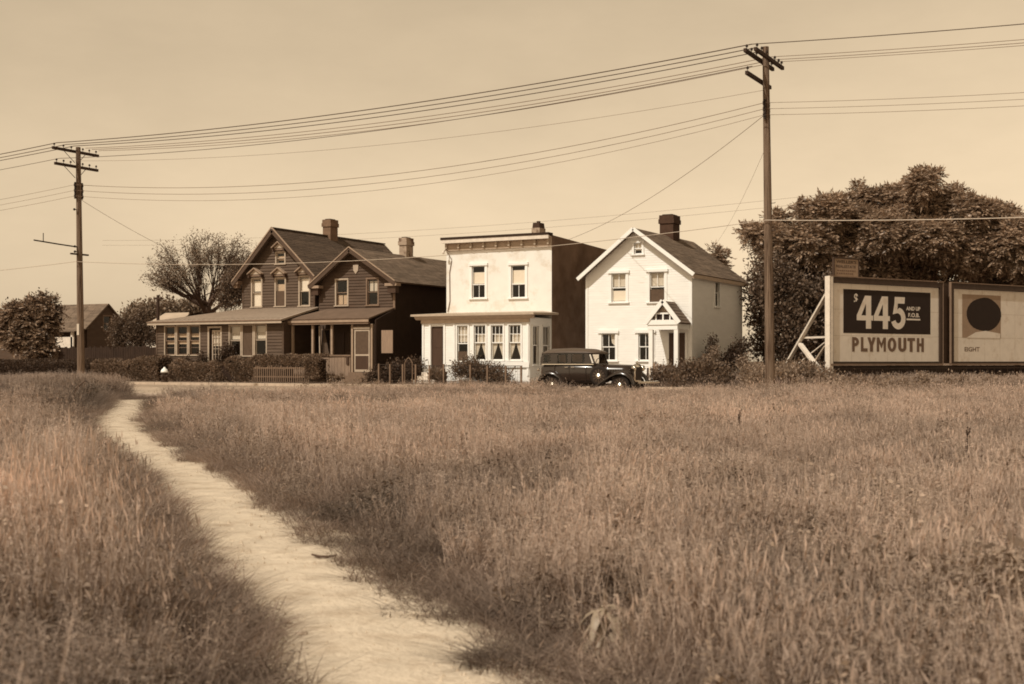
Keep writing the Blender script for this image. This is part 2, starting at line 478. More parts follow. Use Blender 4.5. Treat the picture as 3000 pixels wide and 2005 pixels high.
# ------------------------------------------------------------------ walls, boards, windows
class Face:
    # a wall plane: u along it, d outward, z up
    def __init__(self, kind, at): self.k = kind; self.at = at
    def __call__(self, u, d, z):
        if self.k == 'front': return (u, self.at - d, z)
        if self.k == 'right': return (self.at + d, u, z)
        if self.k == 'left': return (self.at - d, u, z)
        if self.k == 'back': return (u, self.at + d, z)
def fbox(mb, F_, u0, u1, d0, d1, z0, z1):
    return mb.add([F_(u0, d0, z0), F_(u1, d0, z0), F_(u1, d1, z0), F_(u0, d1, z0), F_(u0, d0, z1), F_(u1, d0, z1), F_(u1, d1, z1), F_(u0, d1, z1)],
                  [(0, 3, 2, 1), (4, 5, 6, 7), (0, 1, 5, 4), (1, 2, 6, 5), (2, 3, 7, 6), (3, 0, 4, 7)])

def wall(name, F_, u0, u1, z0, top, holes, m, parent, t=.12):
    # top: list of (u, z) breakpoints of the upper edge; holes: (u0, u1, z0, z1)
    us = sorted({u0, u1, *[h[0] for h in holes], *[h[1] for h in holes], *[p[0] for p in top]})
    us = [u for u in us if u0 - 1e-6 <= u <= u1 + 1e-6]
    tp = lambda u: float(np.interp(u, [p[0] for p in top], [p[1] for p in top]))
    mb = MB()
    def quad(a, b, za, zb, zc, zd):
        for d in (0, -t): mb.add([F_(a, d, za), F_(b, d, zb), F_(b, d, zc), F_(a, d, zd)], [(0, 1, 2, 3)])
    for a, b in zip(us[:-1], us[1:]):
        if b - a < 1e-5: continue
        z = z0
        for h in sorted([h for h in holes if h[0] < (a + b) / 2 < h[1]], key=lambda h: h[2]):
            if h[2] > z: quad(a, b, z, z, h[2], h[2])
            z = h[3]
        quad(a, b, z, z, tp(b), tp(a))
    for a, b, c, d in holes:
        P = [(a, c), (b, c), (b, d), (a, d)]
        for (p, q) in zip(P, P[1:] + P[:1]):
            mb.add([F_(p[0], 0, p[1]), F_(q[0], 0, q[1]), F_(q[0], -t, q[1]), F_(p[0], -t, p[1])], [(0, 1, 2, 3)])
    return mb.build(name, m, parent)

_unit = {}
def unit_board(m, front=True):
    key = (m, front)
    if key not in _unit:
        s = -1 if front else 1
        me = bpy.data.meshes.new('clapboard')
        # lapped board: thick lower edge, thin upper edge, one metre long
        me.from_pydata([(0, 0, 0), (1, 0, 0), (1, s * .042, 0), (0, s * .042, 0), (0, 0, 1), (1, 0, 1), (1, s * .006, 1), (0, s * .006, 1)], [],
                       [(0, 3, 2, 1), (4, 5, 6, 7), (0, 1, 5, 4), (1, 2, 6, 5), (2, 3, 7, 6), (3, 0, 4, 7)])
        me.materials.append(MT[m]); _unit[key] = me
    return _unit[key]

def board_rows(u0, u1, z0, top, holes, e):
    tp = lambda u: float(np.interp(u, [p[0] for p in top], [p[1] for p in top]))
    zmax = max(p[1] for p in top); z = z0; rows = []
    while z < zmax - e * .6:
        zm = z + e * .5
        grid = np.linspace(u0, u1, 241)
        ok = np.array([tp(u) > zm for u in grid])
        if ok.any():
            a, b = grid[ok][0], grid[ok][-1]
            segs = [(a, b)]
            for h in holes:
                if h[2] < zm < h[3]:
                    segs = [s for a_, b_ in segs for s in ((a_, min(b_, h[0])), (max(a_, h[1]), b_)) if s[1] - s[0] > .03]
            rows += [(p, q, z) for p, q in segs]
        z += e
    return rows

def clapboards(u0, u1, z0, top, holes, e, n, m, parent):
    # separate boards on a wall facing the street
    base = top_of(parent).location
    for a, b, z in board_rows(u0, u1, z0, top, holes, e):
        o = link('clapboard', unit_board(m), parent)
        o.location = (a - base.x, n - .001 - base.y, z - base.z + random.uniform(-.004, .004))
        o.scale = (b - a, 1 + random.uniform(-.15, .2), e + .008)

def siding(F_, u0, u1, z0, top, holes, e, m, parent):
    # fine siding too narrow to pick apart: joined
    mb = MB()
    for a, b, z in board_rows(u0, u1, z0, top, holes, e):
        mb.add([F_(a, .001, z), F_(b, .001, z), F_(b, .014, z), F_(a, .014, z), F_(a, .001, z + e), F_(b, .001, z + e), F_(b, .005, z + e), F_(a, .005, z + e)],
               [(0, 3, 2, 1), (4, 5, 6, 7), (0, 1, 5, 4), (1, 2, 6, 5), (2, 3, 7, 6), (3, 0, 4, 7)])
    return mb.build('clapboard_siding', m, parent, kind='stuff')

def window(parent, F_, u0, u1, z0, z1, trim='trim_tan', sash='trim_tan', case=.085, cap=.03, muntin=(1, 1), blind=None, blind_m='blind',
           curtain=None, name='window', sill=True, open_low=0, screen=None, label=None, split=.5):
    mb = MB()
    fbox(mb, F_, u0 - case, u0, -.03, .04, z0, z1)
    fbox(mb, F_, u1, u1 + case, -.03, .04, z0, z1)
    fbox(mb, F_, u0 - case - cap, u1 + case + cap, -.03, .05 + cap, z1, z1 + case)
    if not sill: fbox(mb, F_, u0 - case, u1 + case, -.03, .04, z0 - case, z0)
    w = mb.build(name, trim, parent, label)
    if sill: fbox(MB(), F_, u0 - case - .04, u1 + case + .04, -.08, .09, z0 - .06, z0 - .001).build('sill', trim, w)
    zm = z0 + (z1 - z0) * split; r = .045
    for k, (a, b, d) in enumerate(((zm - .02, z1, -.025), (z0, zm + .02, -.062))):
        if k == 1 and open_low: a, b = a + open_low, b + open_low
        mb = MB()
        fbox(mb, F_, u0, u0 + r, d - .035, d, a, b); fbox(mb, F_, u1 - r, u1, d - .035, d, a, b)
        fbox(mb, F_, u0 + r, u1 - r, d - .035, d, a, a + r); fbox(mb, F_, u0 + r, u1 - r, d - .035, d, b - r, b)
        nx, nz = muntin if not isinstance(muntin[0], tuple) else muntin[k]
        for i in range(1, nx):
            u = u0 + (u1 - u0) * i / nx; fbox(mb, F_, u - .012, u + .012, d - .03, d - .004, a + r, b - r)
        for i in range(1, nz):
            z = a + (b - a) * i / nz; fbox(mb, F_, u0 + r, u1 - r, d - .028, d - .006, z - .012, z + .012)
        mb.build('sash', sash, w)
        MB().add([F_(u0 + r, d - .016, a + r), F_(u1 - r, d - .016, a + r), F_(u1 - r, d - .016, b - r), F_(u0 + r, d - .016, b - r)], [(0, 1, 2, 3)]).build('pane', 'glass', w)
    if blind:
        for lo, hi in (blind if isinstance(blind, list) else [blind]):
            za, zb = z0 + (z1 - z0) * lo, z0 + (z1 - z0) * hi
            fbox(MB(), F_, u0 + .02, u1 - .02, -.115, -.11, za, zb).build('blind', blind_m, w)
    if curtain: drapes(w, F_, u0 + .02, u1 - .02, z0, z1, curtain)
    if screen:
        za, zb = z0 + (z1 - z0) * screen[0], z0 + (z1 - z0) * screen[1]
        fbox(MB(), F_, u0 + .01, u1 - .01, -.02, -.012, za, zb).build('screen', 'screen', w)
    return w

def cloth(F_, pts, d, m, w, name='curtain'):
    # pleated cloth: pts is a list of (z, u_left, u_right) from top to bottom
    n = 22; mb = MB(); vs = []; fs = []
    for i, (z, a, b) in enumerate(pts):
        for k in range(n):
            t = k / (n - 1); vs.append(F_(a + (b - a) * t, d + .008 * math.sin(t * 34 + i * .2), z))
    for i in range(len(pts) - 1):
        for k in range(n - 1): fs.append((i * n + k, i * n + k + 1, (i + 1) * n + k + 1, (i + 1) * n + k))
    mb.add(vs, fs); return mb.build(name, m, w, smooth=True)

def drapes(w, F_, a, b, z0, z1, style):
    h = z1 - z0; m = (a + b) / 2
    if style == 'half':                      # café curtains over the upper part
        cloth(F_, [(z1 - .05, a, b), (z1 - h * .46, a, b)], -.125, 'curtain', w)
    elif style == 'low':
        cloth(F_, [(z0 + h * .42, a, m - .02), (z0 + .02, a, m - .02)], -.125, 'blind_tan', w)
        cloth(F_, [(z0 + h * .42, m + .03, b), (z0 + .02, m + .03, b)], -.125, 'blind_tan', w)
    elif style == 'full':
        cloth(F_, [(z1 - .04, a, b), (z0 + .02, a, b)], -.125, 'curtain', w)
    elif style == 'pair':
        cloth(F_, [(z1 - .1, a + .05, m - .03), (z1 - h * .46, a + .05, m - .03)], -.125, 'curtain', w)
        cloth(F_, [(z1 - .1, m + .03, b - .02), (z1 - h * .46, m + .03, b - .02)], -.125, 'curtain', w)
    elif style == 'tied':                    # white half curtain above, two tied-back panels below
        cloth(F_, [(z1 - h * .26, a + .09, b), (z1 - h * .52, a + .09, b)], -.118, 'curtain', w)
        zt = z0 + h * .49
        L = [(zt - (zt - z0) * t, a, m - (m - a) * (.08 + .92 * t ** 1.15)) for t in np.linspace(0, .97, 8)]
        cloth(F_, [(z, p, max(q, p + .02)) for z, p, q in L], -.125, 'curtain', w)
        L = [(zt - (zt - z0) * t, m + (b - m) * (.08 + .9 * t ** 1.15), b) for t in np.linspace(0, .97, 8)]
        cloth(F_, [(z, min(p, q - .02), q) for z, p, q in L], -.125, 'curtain', w)
    elif style == 'side':
        cloth(F_, [(z1 - .04, m + .05, b), (z1 - h * .35, m + .12, b), (z1 - h * .45, m + .26, b)], -.125, 'curtain', w)

def pedimented_hood(parent, F_, u0, u1, z0, z1, m='porch_trim', m2='trim_mid'):
    # projecting wooden hood with a small gable over a window
    h = MB(); d = .32; um = (u0 + u1) / 2; zb = z0 + (z1 - z0) * .38
    for s in (-1, 1):
        e = um + s * (u1 - u0) * .55
        vs = [F_(um, 0, z1), F_(um, d, z1), F_(e, d, zb), F_(e, 0, zb), F_(um, 0, z1 - .06), F_(um, d, z1 - .06), F_(e, d, zb - .06), F_(e, 0, zb - .06)]
        h.add(vs, [(0, 1, 2, 3), (4, 7, 6, 5), (1, 5, 6, 2), (2, 6, 7, 3), (0, 4, 5, 1), (0, 3, 7, 4)])
    hood = h.build('window_hood', m, parent)
    t = MB(); t.add([F_(u0 + .05, d * .55, zb - .05), F_(u1 - .05, d * .55, zb - .05), F_(um, d * .55, z1 - .1)], [(0, 1, 2)])
    t.build('tympanum', 'trim_tan', hood)
    b = MB(); fbox(b, F_, u0 - .02, u1 + .02, 0, d * .5, z0 + .03, zb - .07); b.build('frieze', m2, hood)
    for s in (u0 - .03, u1 - .07):
        c = MB(); fbox(c, F_, s, s + .1, .0, d * .8, z0 - .04, zb - .07); c.build('bracket', 'door_dark', hood)
    return hood

def slope(parent, A, B, C, D, name, m, course=.16, th=.07, shingle=True, sm=None):
    # a roof slope: A, B along the eave, C above B and D above A at the ridge
    A, B, C, D = [Vector(p) for p in (A, B, C, D)]
    nrm = (B - A).cross(D - A).normalized()
    if nrm.z < 0: nrm = -nrm
    mb = MB(); lo = [p - nrm * th for p in (A, B, C, D)]
    mb.add([A, B, C, D] + lo, [(0, 1, 2, 3), (7, 6, 5, 4), (0, 4, 5, 1), (1, 5, 6, 2), (2, 6, 7, 3), (3, 7, 4, 0)])
    r = mb.build(name, m, parent)
    if shingle:
        n = max(2, int((D - A).length / course)); mb = MB()
        for i in range(n):
            t0, t1 = i / n, min(1, (i + 1) / n + .02)
            a0, b0 = A.lerp(D, t0), B.lerp(C, t0); a1, b1 = A.lerp(D, t1), B.lerp(C, t1)
            k = max(1, int((b0 - a0).length / .9))
            for j in range(k):
                p0, q0 = a0.lerp(b0, j / k + .004), a0.lerp(b0, (j + 1) / k); p1, q1 = a1.lerp(b1, j / k + .004), a1.lerp(b1, (j + 1) / k)
                h0 = .022 + random.uniform(-.004, .006); h1 = .004
                mb.add([p0 + nrm * .002, q0 + nrm * .002, q1 + nrm * .002, p1 + nrm * .002, p0 + nrm * h0, q0 + nrm * h0, q1 + nrm * h1, p1 + nrm * h1],
                       [(4, 5, 6, 7), (0, 1, 5, 4), (1, 2, 6, 5), (3, 0, 4, 7)])
        mb.build('shingles', sm or m, r, kind='stuff')
    return r

def chimney(parent, x0, x1, y0, y1, z0, z1, m='chimney'):
    MBc = MB().box(x0, x1, y0, y1, z0, z1 - .42)
    c = MBc.build('chimney', m, parent, bevel=.01)
    MB().box(x0 - .05, x1 + .05, y0 - .05, y1 + .05, z1 - .419, z1 - .2).box(x0 - .02, x1 + .02, y0 - .02, y1 + .02, z1 - .199, z1).build('chimney_cap', m, c)
    MB().box(x0 + .1, x1 - .1, y0 + .1, y1 - .1, z1 + .001, z1 + .05).build('flue', 'core', c)
    return c

ZG = .12      # level of the house lots
# ------------------------------------------------------------------ house one: brown gabled house with an enclosed porch
NF = 56.0
sL, sR, sA = -47.0, -42.0, -44.6
zE, zP, zTop = 5.95, 3.62, 8.42
BK = 66.3
ha = thing('gabled_house', 'brown clapboard house with tall front gable, hooded windows and enclosed front porch', 'house', (sA, NF, ZG))
FA = Face('front', NF)
topA = [(sL, zE), (sA, zTop), (sR, zE)]
def rect(x0, x1, y0, y1, n): return (s_at(x0, n), s_at(x1, n), z_at((x0 + x1) / 2, y1, n), z_at((x0 + x1) / 2, y0, n))
wA = [rect(740, 766, 818, 899, NF), rect(809, 835, 817, 897, NF), rect(879, 906, 812, 896, NF)]
att = rect(811, 834, 741, 773, NF)
holesA = wA + [att]
pad = lambda h, c=.11: (h[0] - c, h[1] + c, h[2] - .05, h[3] + c)
wall('front_wall', FA, sL, sR, ZG, topA, holesA, 'brown_paint', ha)
clapboards(sL + .1, sR - .1, zP - .1, topA, [pad(h, .08) for h in holesA], .16, NF, 'brown_paint', ha)
wall('side_wall', Face('right', sR), NF, BK, ZG, [(NF, zE), (BK, zE)], [], 'brown_paint', ha)
wall('side_wall', Face('left', sL), NF, BK, ZG, [(NF, zE), (BK, zE)], [], 'brown_paint', ha)
wall('back_wall', Face('back', BK), sL, sR, ZG, topA, [], 'brown_paint', ha)
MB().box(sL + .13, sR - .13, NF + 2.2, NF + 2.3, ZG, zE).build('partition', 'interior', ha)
for s in (sL - .02, sR - .1):
    MB().box(s, s + .12, NF - .045, NF - .002, zP - .1, zE - .05).build('corner_board', 'brown_paint2', ha)
OV, OS = .42, .42
dz = (zTop - zE) / (sA - sL) * OS
sl_ = (zTop - zE) / (sA - sL); sr_ = (zTop - zE) / (sR - sA)
slope(ha, (sL - OS, NF - OV, zE - sl_ * OS + .1), (sL - OS, BK + .3, zE - sl_ * OS + .1), (sA, BK + .3, zTop + .1), (sA, NF - OV, zTop + .1), 'roof', 'roof_brown')
slope(ha, (sR + .3, NF - OV, zE - sr_ * .3 + .1), (sR + .3, BK + .3, zE - sr_ * .3 + .1), (sA, BK + .3, zTop + .1), (sA, NF - OV, zTop + .1), 'roof', 'roof_brown')
MB().beam((sA, NF - OV - .01, zTop + .14), (sA, BK + .31, zTop + .14), .16, .06).build('ridge_cap', 'roof_brown', ha)
for (e, ze) in ((sL - OS, zE - sl_ * OS), (sR + .3, zE - sr_ * .3)):
    MB().beam((e, NF - OV - .02, ze + .0), (sA, NF - OV - .02, zTop + .0), .05, .26, up=(0, 0, 1)).build('bargeboard', 'brown_paint2', ha)  # board made wide and dark, deep soffit shade put into its colour
    MB().beam((e, NF - OV - .05, ze + .15), (sA, NF - OV - .05, zTop + .165), .05, .06).build('rake_moulding', 'porch_trim', ha)
for e in (sL - OS, sR - .05):
    MB().box(e, e + .4, NF - OV, NF - .03, zE - .42, zE - .22).box(e + .04, e + .3, NF - .34, NF - .03, zE - .62, zE - .421).build('eave_return', 'trim_mid', ha)
looks = [dict(blind=[(.55, .93), (.02, .5)]), dict(blind=(.55, .8), blind_m='blind_tan', screen=(0, .55)), dict(blind=(.5, .95))]
hoods = [(735, 776, 786, 810), (803, 846, 786, 810), (873, 917, 784, 808)]
for r, k, hp in zip(wA, looks, hoods):
    window(ha, FA, *r, muntin=(1, 1), cap=0, **k)
    pedimented_hood(ha, FA, r[0] - .12, r[1] + .14, r[3] + .1, r[3] + .62)
window(ha, FA, *att, muntin=(1, 1), cap=0, blind=(.3, .7), blind_m='blind_tan')
pedimented_hood(ha, FA, att[0] - .12, att[1] + .12, att[3] + .1, att[3] + .62)
c = on_s(950, 642, sA); c2 = on_s(985, 642, sA)
cy = (c[1] + c2[1]) / 2
chimney(ha, sA - .28, sA + .28, cy - .36, cy + .36, zTop - .5, 9.5)
# lower block showing at the left behind the porch
MB().box(sL - 2.0, sL - .02, NF + 2.6, NF + 7, ZG, 5.1).build('rear_wing', 'brown_paint2', ha)
slope(ha, (sL - 2.2, NF + 2.3, 4.75), (sL - 2.2, NF + 7.2, 4.75), (sL - .02, NF + 7.2, 5.8), (sL - .02, NF + 2.3, 5.8), 'wing_roof', 'roof_brown', shingle=False)

# enclosed porch
NP = 53.5
eL, eR = s_at(459, NP), s_at(832, NP)
FP = Face('front', NP)
zPe = z_at(650, 940, NP - .3) + .02
tri = [rect(485, 513, 958, 1040, NP), rect(520, 549, 957, 1040, NP), rect(556, 585, 956, 1040, NP)]
dr = rect(614, 647, 962, 1066, NP)
pr = [rect(674, 705, 955, 1042, NP), rect(712, 741, 954, 1042, NP), rect(748, 780, 952, 1041, NP)]
hp = [(tri[0][0], tri[2][1], tri[0][2], tri[0][3]), dr, (pr[0][0], pr[2][1], pr[0][2], pr[0][3])]
zb = ZG
topP = [(eL, zPe + .1), (eR, zPe + .1)]
wall('porch_wall', FP, eL, eR, zb, topP, hp, 'brown_paint', ha)
clapboards(eL + .1, eR - .1, zb + .1, [(eL, zPe - .25), (eR, zPe - .25)], [pad(h, .08) for h in hp], .168, NP, 'brown_paint', ha)
wall('porch_side', Face('left', eL), NP, NF + 2.5, zb, [(NP, zPe + .1), (NF + 2.5, zPe + .1)], [], 'brown_paint', ha)
wall('porch_side', Face('right', eR), NP, NF - .01, zb, [(NP, zPe + .1), (NF - .01, zPe + .1)], [], 'brown_paint2', ha)
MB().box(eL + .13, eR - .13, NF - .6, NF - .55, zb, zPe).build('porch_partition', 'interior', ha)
for s in (eL - .02, eR - .1):
    MB().box(s, s + .12, NP - .045, NP - .002, zb, zPe - .2).build('corner_board', 'brown_paint2', ha)
# hipped lean-to roof over the porch
oP = .35
a = Vector((eL - oP, NP - oP, zPe)); b = Vector((eR + .12, NP - oP, zPe)); zr = z_at(800, 903, NF)
c = Vector((sR + .3, NF - .03, zr)); d = Vector((sL + .1, NF - .03, zr)); e = Vector((eL - oP, NF + 2.6, zPe)); f = Vector((sL + .1, NF + 2.6, zr))
mb = MB(); t = Vector((0, 0, .1))
mb.add([a, b, c, d, a - t, b - t, c - t, d - t], [(0, 1, 2, 3), (7, 6, 5, 4), (0, 4, 5, 1), (1, 5, 6, 2), (2, 6, 7, 3)])
mb.add([a, d, f, e, a - t, d - t, f - t, e - t], [(3, 2, 1, 0), (4, 5, 6, 7), (0, 3, 7, 4), (3, 2, 6, 7), (2, 1, 5, 6)])
pr_ = mb.build('porch_roof', 'roof_porch', ha)
mb = MB()                                    # flat seams running up the roof
for k in range(1, 26):
    q = k / 26; p0 = a.lerp(b, q); p1 = d.lerp(c, q)
    mb.beam(p0 + Vector((0, 0, .006)), p1 + Vector((0, 0, .006)), .03, .016)
mb.build('roof_seams', 'roof_porch', pr_, kind='stuff')
MB().box(eL - oP - .04, eR + .14, NP - oP - .06, NP - oP - .005, zPe - .07, zPe - .012).build('gutter', 'trim_mid', ha)
MB().box(eL - oP, eR + .12, NP - oP - .03, NP - oP + .02, zPe - .2, zPe - .105).build('fascia', 'trim_tan', ha)
MB().box(eL - oP + .03, eR + .1, NP - oP + .021, NP - .01, zPe - .2, zPe - .17).build('soffit', 'trim_mid', ha)
FPw = FP
for k, r in enumerate(tri):
    w = window(ha, FP, *r, case=.07, cap=.0, muntin=(1, 2), blind=[(.62, .75), (.38, .5)], blind_m='blind_tan', screen=(0, 1) if k < 0 else None, trim='trim_tan', sash='trim_mid')
for k, r in enumerate(pr):
    window(ha, FP, *r, case=.07, cap=0, muntin=((1, 2), (1, 1)), curtain='half' if k != 1 else None, sash='trim_tan' if k != 1 else 'trim_mid', screen=(0, 1) if k == 1 else None)
u0, u1, z0, z1 = dr
mb = MB(); fbox(mb, FP, u0 - .1, u0, -.03, .05, z0, z1); fbox(mb, FP, u1, u1 + .1, -.03, .05, z0, z1); fbox(mb, FP, u0 - .1, u1 + .1, -.03, .06, z1, z1 + .1)
mb.build('door_frame', 'trim_tan', ha)
mb = MB(); ul = u0 + .12
fbox(mb, FP, ul, ul + .07, -.11, -.06, z0, z1 - .1); fbox(mb, FP, u1 - .07, u1, -.11, -.06, z0, z1 - .1)
fbox(mb, FP, ul, u1, -.109, -.061, z0, z0 + .2); fbox(mb, FP, ul, u1, -.109, -.061, z1 - .2, z1 - .1)
for i in (1, 2): u = ul + (u1 - ul) * i / 3; fbox(mb, FP, u - .014, u + .014, -.1, -.065, z0 + .2, z1 - .2)
for i in range(1, 5): z = z0 + .2 + (z1 - z0 - .4) * i / 5; fbox(mb, FP, ul + .07, u1 - .07, -.098, -.067, z - .013, z + .013)
dd = mb.build('door', 'trim_tan', ha)
MB().add([FP(ul, -.085, z0), FP(u1, -.085, z0), FP(u1, -.085, z1 - .1), FP(ul, -.085, z1 - .1)], [(0, 1, 2, 3)]).build('pane', 'glass', dd)
cloth(FP, [(z1 - .2, ul + .05, u1 - .03), (z0 + (z1 - z0) * .5, ul + .05, u1 - .03)], -.125, 'curtain', dd)
MB().lathe([(.03, 0), (.035, .03), (.02, .06)], FP(u1 - .04, -.06, z0 + 1.0), 'y', 8).build('handle', 'iron', dd)
MB().box(u0 - .2, u1 + .2, NP - .75, NP - .06, ZG, z0 - .15).box(u0 - .1, u1 + .1, NP - .4, NP - .061, z0 - .149, z0 - .01).build('doorstep', 'walk', ha)

# ------------------------------------------------------------------ house two: the lower brown house with an open porch
bL, bR, bA = -41.65, -36.75, -39.35
zE2, zT2 = 5.45, 7.12
hb = thing('gabled_house', 'lower brown clapboard house with small front gable, open porch and pale boarded railing', 'house', (bA, NF, ZG))
NB = NF - .12
FB = Face('front', NB)
topB = [(bL, zE2), (bA, zT2), (bR, zE2)]
wB = [rect(986, 1018, 821, 895, NB), rect(1077, 1107, 818, 894, NB)]
zPb = z_at(1000, 905, NB)
BB = 66
wall('front_wall', FB, bL, bR, ZG, topB, wB, 'brown_paint2', hb)
clapboards(bL + .06, bR - .1, zPb - .1, topB, [pad(h, .08) for h in wB], .16, NB, 'brown_paint2', hb)
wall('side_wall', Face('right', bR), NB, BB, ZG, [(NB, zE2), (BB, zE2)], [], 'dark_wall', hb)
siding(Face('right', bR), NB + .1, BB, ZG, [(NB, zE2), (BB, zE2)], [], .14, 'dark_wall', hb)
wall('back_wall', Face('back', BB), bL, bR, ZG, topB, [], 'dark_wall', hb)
MB().box(bL + .13, bR - .13, NF + 2.2, NF + 2.3, ZG, zE2).build('partition', 'interior', hb)
MB().box(bR - .1, bR + .02, NB - .045, NB - .002, zPb - .1, zE2 - .05).build('corner_board', 'trim_mid', hb)
sb = (zT2 - zE2) / (bA - bL); sb2 = (zT2 - zE2) / (bR - bA)
slope(hb, (bL - .35, NB - .45, zE2 - sb * .35 + .1), (bL - .35, BB + .3, zE2 - sb * .35 + .1), (bA, BB + .3, zT2 + .1), (bA, NB - .45, zT2 + .1), 'roof', 'roof_tan')
slope(hb, (bR + .3, NB - .45, zE2 - sb2 * .3 + .1), (bR + .3, BB + .3, zE2 - sb2 * .3 + .1), (bA, BB + .3, zT2 + .1), (bA, NB - .45, zT2 + .1), 'roof', 'roof_tan')
for (e, ze) in ((bL - .35, zE2 - sb * .35), (bR + .3, zE2 - sb2 * .3)):
    MB().beam((e, NB - .47, ze + .0), (bA, NB - .47, zT2 + .01), .05, .24).build('bargeboard', 'brown_paint2', hb)  # wide dark board carries the shade under the eaves in its colour
    MB().beam((e, NB - .5, ze + .145), (bA, NB - .5, zT2 + .155), .05, .055).build('rake_moulding', 'porch_trim', hb)
for e in (bL - .4, bR - .35):
    MB().box(e, e + .72, NB - .47, NB - .03, zE2 - .3, zE2 - .16).build('eave_return', 'porch_trim', hb)
    MB().box(e + .1, e + .6, NB - .36, NB - .031, zE2 - .66, zE2 - .301).build('eave_bracket', 'door_dark', hb)
window(hb, FB, *wB[0], cap=0, curtain='low', sash='trim_mid')
window(hb, FB, *wB[1], cap=0, curtain='pair', sash='trim_mid', trim='trim_mid')
q = on_n(1044, 788, NB)
MB().prism([(q[0] - .17, q[2] + .2), (q[0] + .17, q[2] + .2), (q[0] + .15, q[2] - .08), (q[0], q[2] - .28), (q[0] - .15, q[2] - .08)], NB - .07, NB - .03).build('gable_ornament', 'trim_tan', hb)
c = on_s(1190, 697, bA)
chimney(hb, bA - .24, bA + .24, c[1] - .36, c[1] + .36, zT2 - .4, 8.2, 'chimney_pale')
# open porch
NQ = 54.1
pL, pR = s_at(852, NQ), bR
zq = z_at(960, 934, NQ - .2)
A_, B_ = (pL - .1, NQ - .25, zq), (pR - .25, NQ - .25, zq)
C_, D_ = (pR, NB - .03, zPb), (pL + 1.1, NB - .03, zPb)
slope(hb, A_, B_, C_, D_, 'porch_roof', 'roof_wing_porch', shingle=False)
MB().box(pL - .1, pR - .26, NQ - .3, NQ - .255, zq - .2, zq - .08).build('fascia', 'porch_trim', hb)
MB().box(pL - .05, pR - .3, NQ - .25, NQ - .1, zq - .3, zq - .2).build('porch_beam', 'trim_mid', hb)
zs = z_at(980, 1040, NQ)
for x_, wd in ((858, .13), (917, .13), (973, .13), (1033, .12), (1090, .12)):
    s = s_at(x_, NQ)
    MB().box(s - wd / 2, s + wd / 2, NQ - .06, NQ + .07, (zs + .005) if x_ < 1030 else ZG + .35, zq - .305).build('porch_post', 'porch_trim', hb, bevel=.012)
s = s_at(929, NQ)
MB().beam((s, NQ + .25, zs - .1), (s - .04, NQ + .25, zq - .35), .06, .04).build('leaning_strip', 'trim_tan', hb)
cloth(Face('front', NQ + .5), [(zq - .35, s, s + .06), (zs, s, s + .42)], 0, 'brown_paint', hb, 'porch_awning')
MB().box(pL, s_at(1033, NQ) - .065, NQ - .1, NQ + .1, zs - .08, zs).build('handrail', 'trim_mid', hb)
x_ = pL + .05; xe = s_at(1030, NQ) - .05
while x_ < xe:
    w_ = random.uniform(.17, .24)
    h0 = ZG + random.uniform(.22, .3)
    MB().box(x_, min(x_ + w_ - .012, xe), NQ - .04 - random.uniform(0, .012), NQ - .015, h0, zs - .085).build('plank', 'wood_pale', hb)
    x_ += w_
s0, s1 = s_at(1017, NQ), s_at(1023, NQ)
MB().box(s0, s1 + .03, NQ - .1, NQ - .055, zs - .5, zs - .09).build('letter_box', 'door_dark', hb)
MB().box(pL, pR - .05, NQ + .1, NB - .01, ZG, .72).build('porch_floor', 'wood_grey', hb)
# screen door
a, b = s_at(1039, NQ), s_at(1084, NQ); zd0, zd1 = z_at(1060, 1090, NQ), z_at(1060, 965, NQ)
mb = MB(); y = NQ - .03
mb.box(a, a + .07, y, y + .04, zd0, zd1); mb.box(b - .07, b, y, y + .04, zd0, zd1); mb.box(a + .07, b - .07, y, y + .04, zd1 - .1, zd1); mb.box(a + .07, b - .07, y, y + .04, zd0, zd0 + .12); mb.box(a + .07, b - .07, y, y + .04, zd0 + .82, zd0 + .9)
sd = mb.build('screen_door', 'trim_tan', hb)
MB().box(a + .071, b - .071, y + .015, y + .02, zd0 + .901, zd1 - .101).build('door_screen', 'screen', sd)
MB().box(a + .071, b - .071, y + .012, y + .028, zd0 + .121, zd0 + .819).build('door_panel', 'door_dark', sd)
MB().box(a - .03, b + .03, NQ - .08, NQ - .035, zd1 + .02, zd1 + .11).build('transom_bar', 'trim_tan', hb)
MB().box(a - .03, b + .03, NQ - .01, NQ, zd1 + .111, zq - .31).build('transom_screen', 'screen', hb)
for k in range(3):
    MB().box(a - .15, b + .15, NQ - .35 - k * .3, NQ - .09 - k * .3 + .02 * (k == 0), ZG, zd0 - .02 - .17 * k).build('step', 'wood_grey', hb)
# dark boarded side and the pale board at the right end of the porch
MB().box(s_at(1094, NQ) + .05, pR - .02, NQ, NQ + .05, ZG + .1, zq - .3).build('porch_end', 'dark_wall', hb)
a, b = s_at(1119, NQ), s_at(1147, NQ)
MB().box(a, b + .1, NQ - .05, NQ - .01, z_at(1130, 1035, NQ), z_at(1130, 968, NQ)).build('pale_board', 'wood_pale', hb)
MB().prism([(pR - .001, zq), (pR - .001, zPb - .1), (pR - .002, zq)], NQ, NB) if False else None
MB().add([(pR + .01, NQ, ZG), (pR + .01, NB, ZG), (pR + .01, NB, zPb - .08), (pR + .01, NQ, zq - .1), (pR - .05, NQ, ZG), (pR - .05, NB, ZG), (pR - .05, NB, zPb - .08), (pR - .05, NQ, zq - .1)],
         [(0, 1, 2, 3), (7, 6, 5, 4), (0, 4, 5, 1), (2, 6, 7, 3), (3, 7, 4, 0), (1, 5, 6, 2)]).build('porch_side', 'dark_wall', hb)
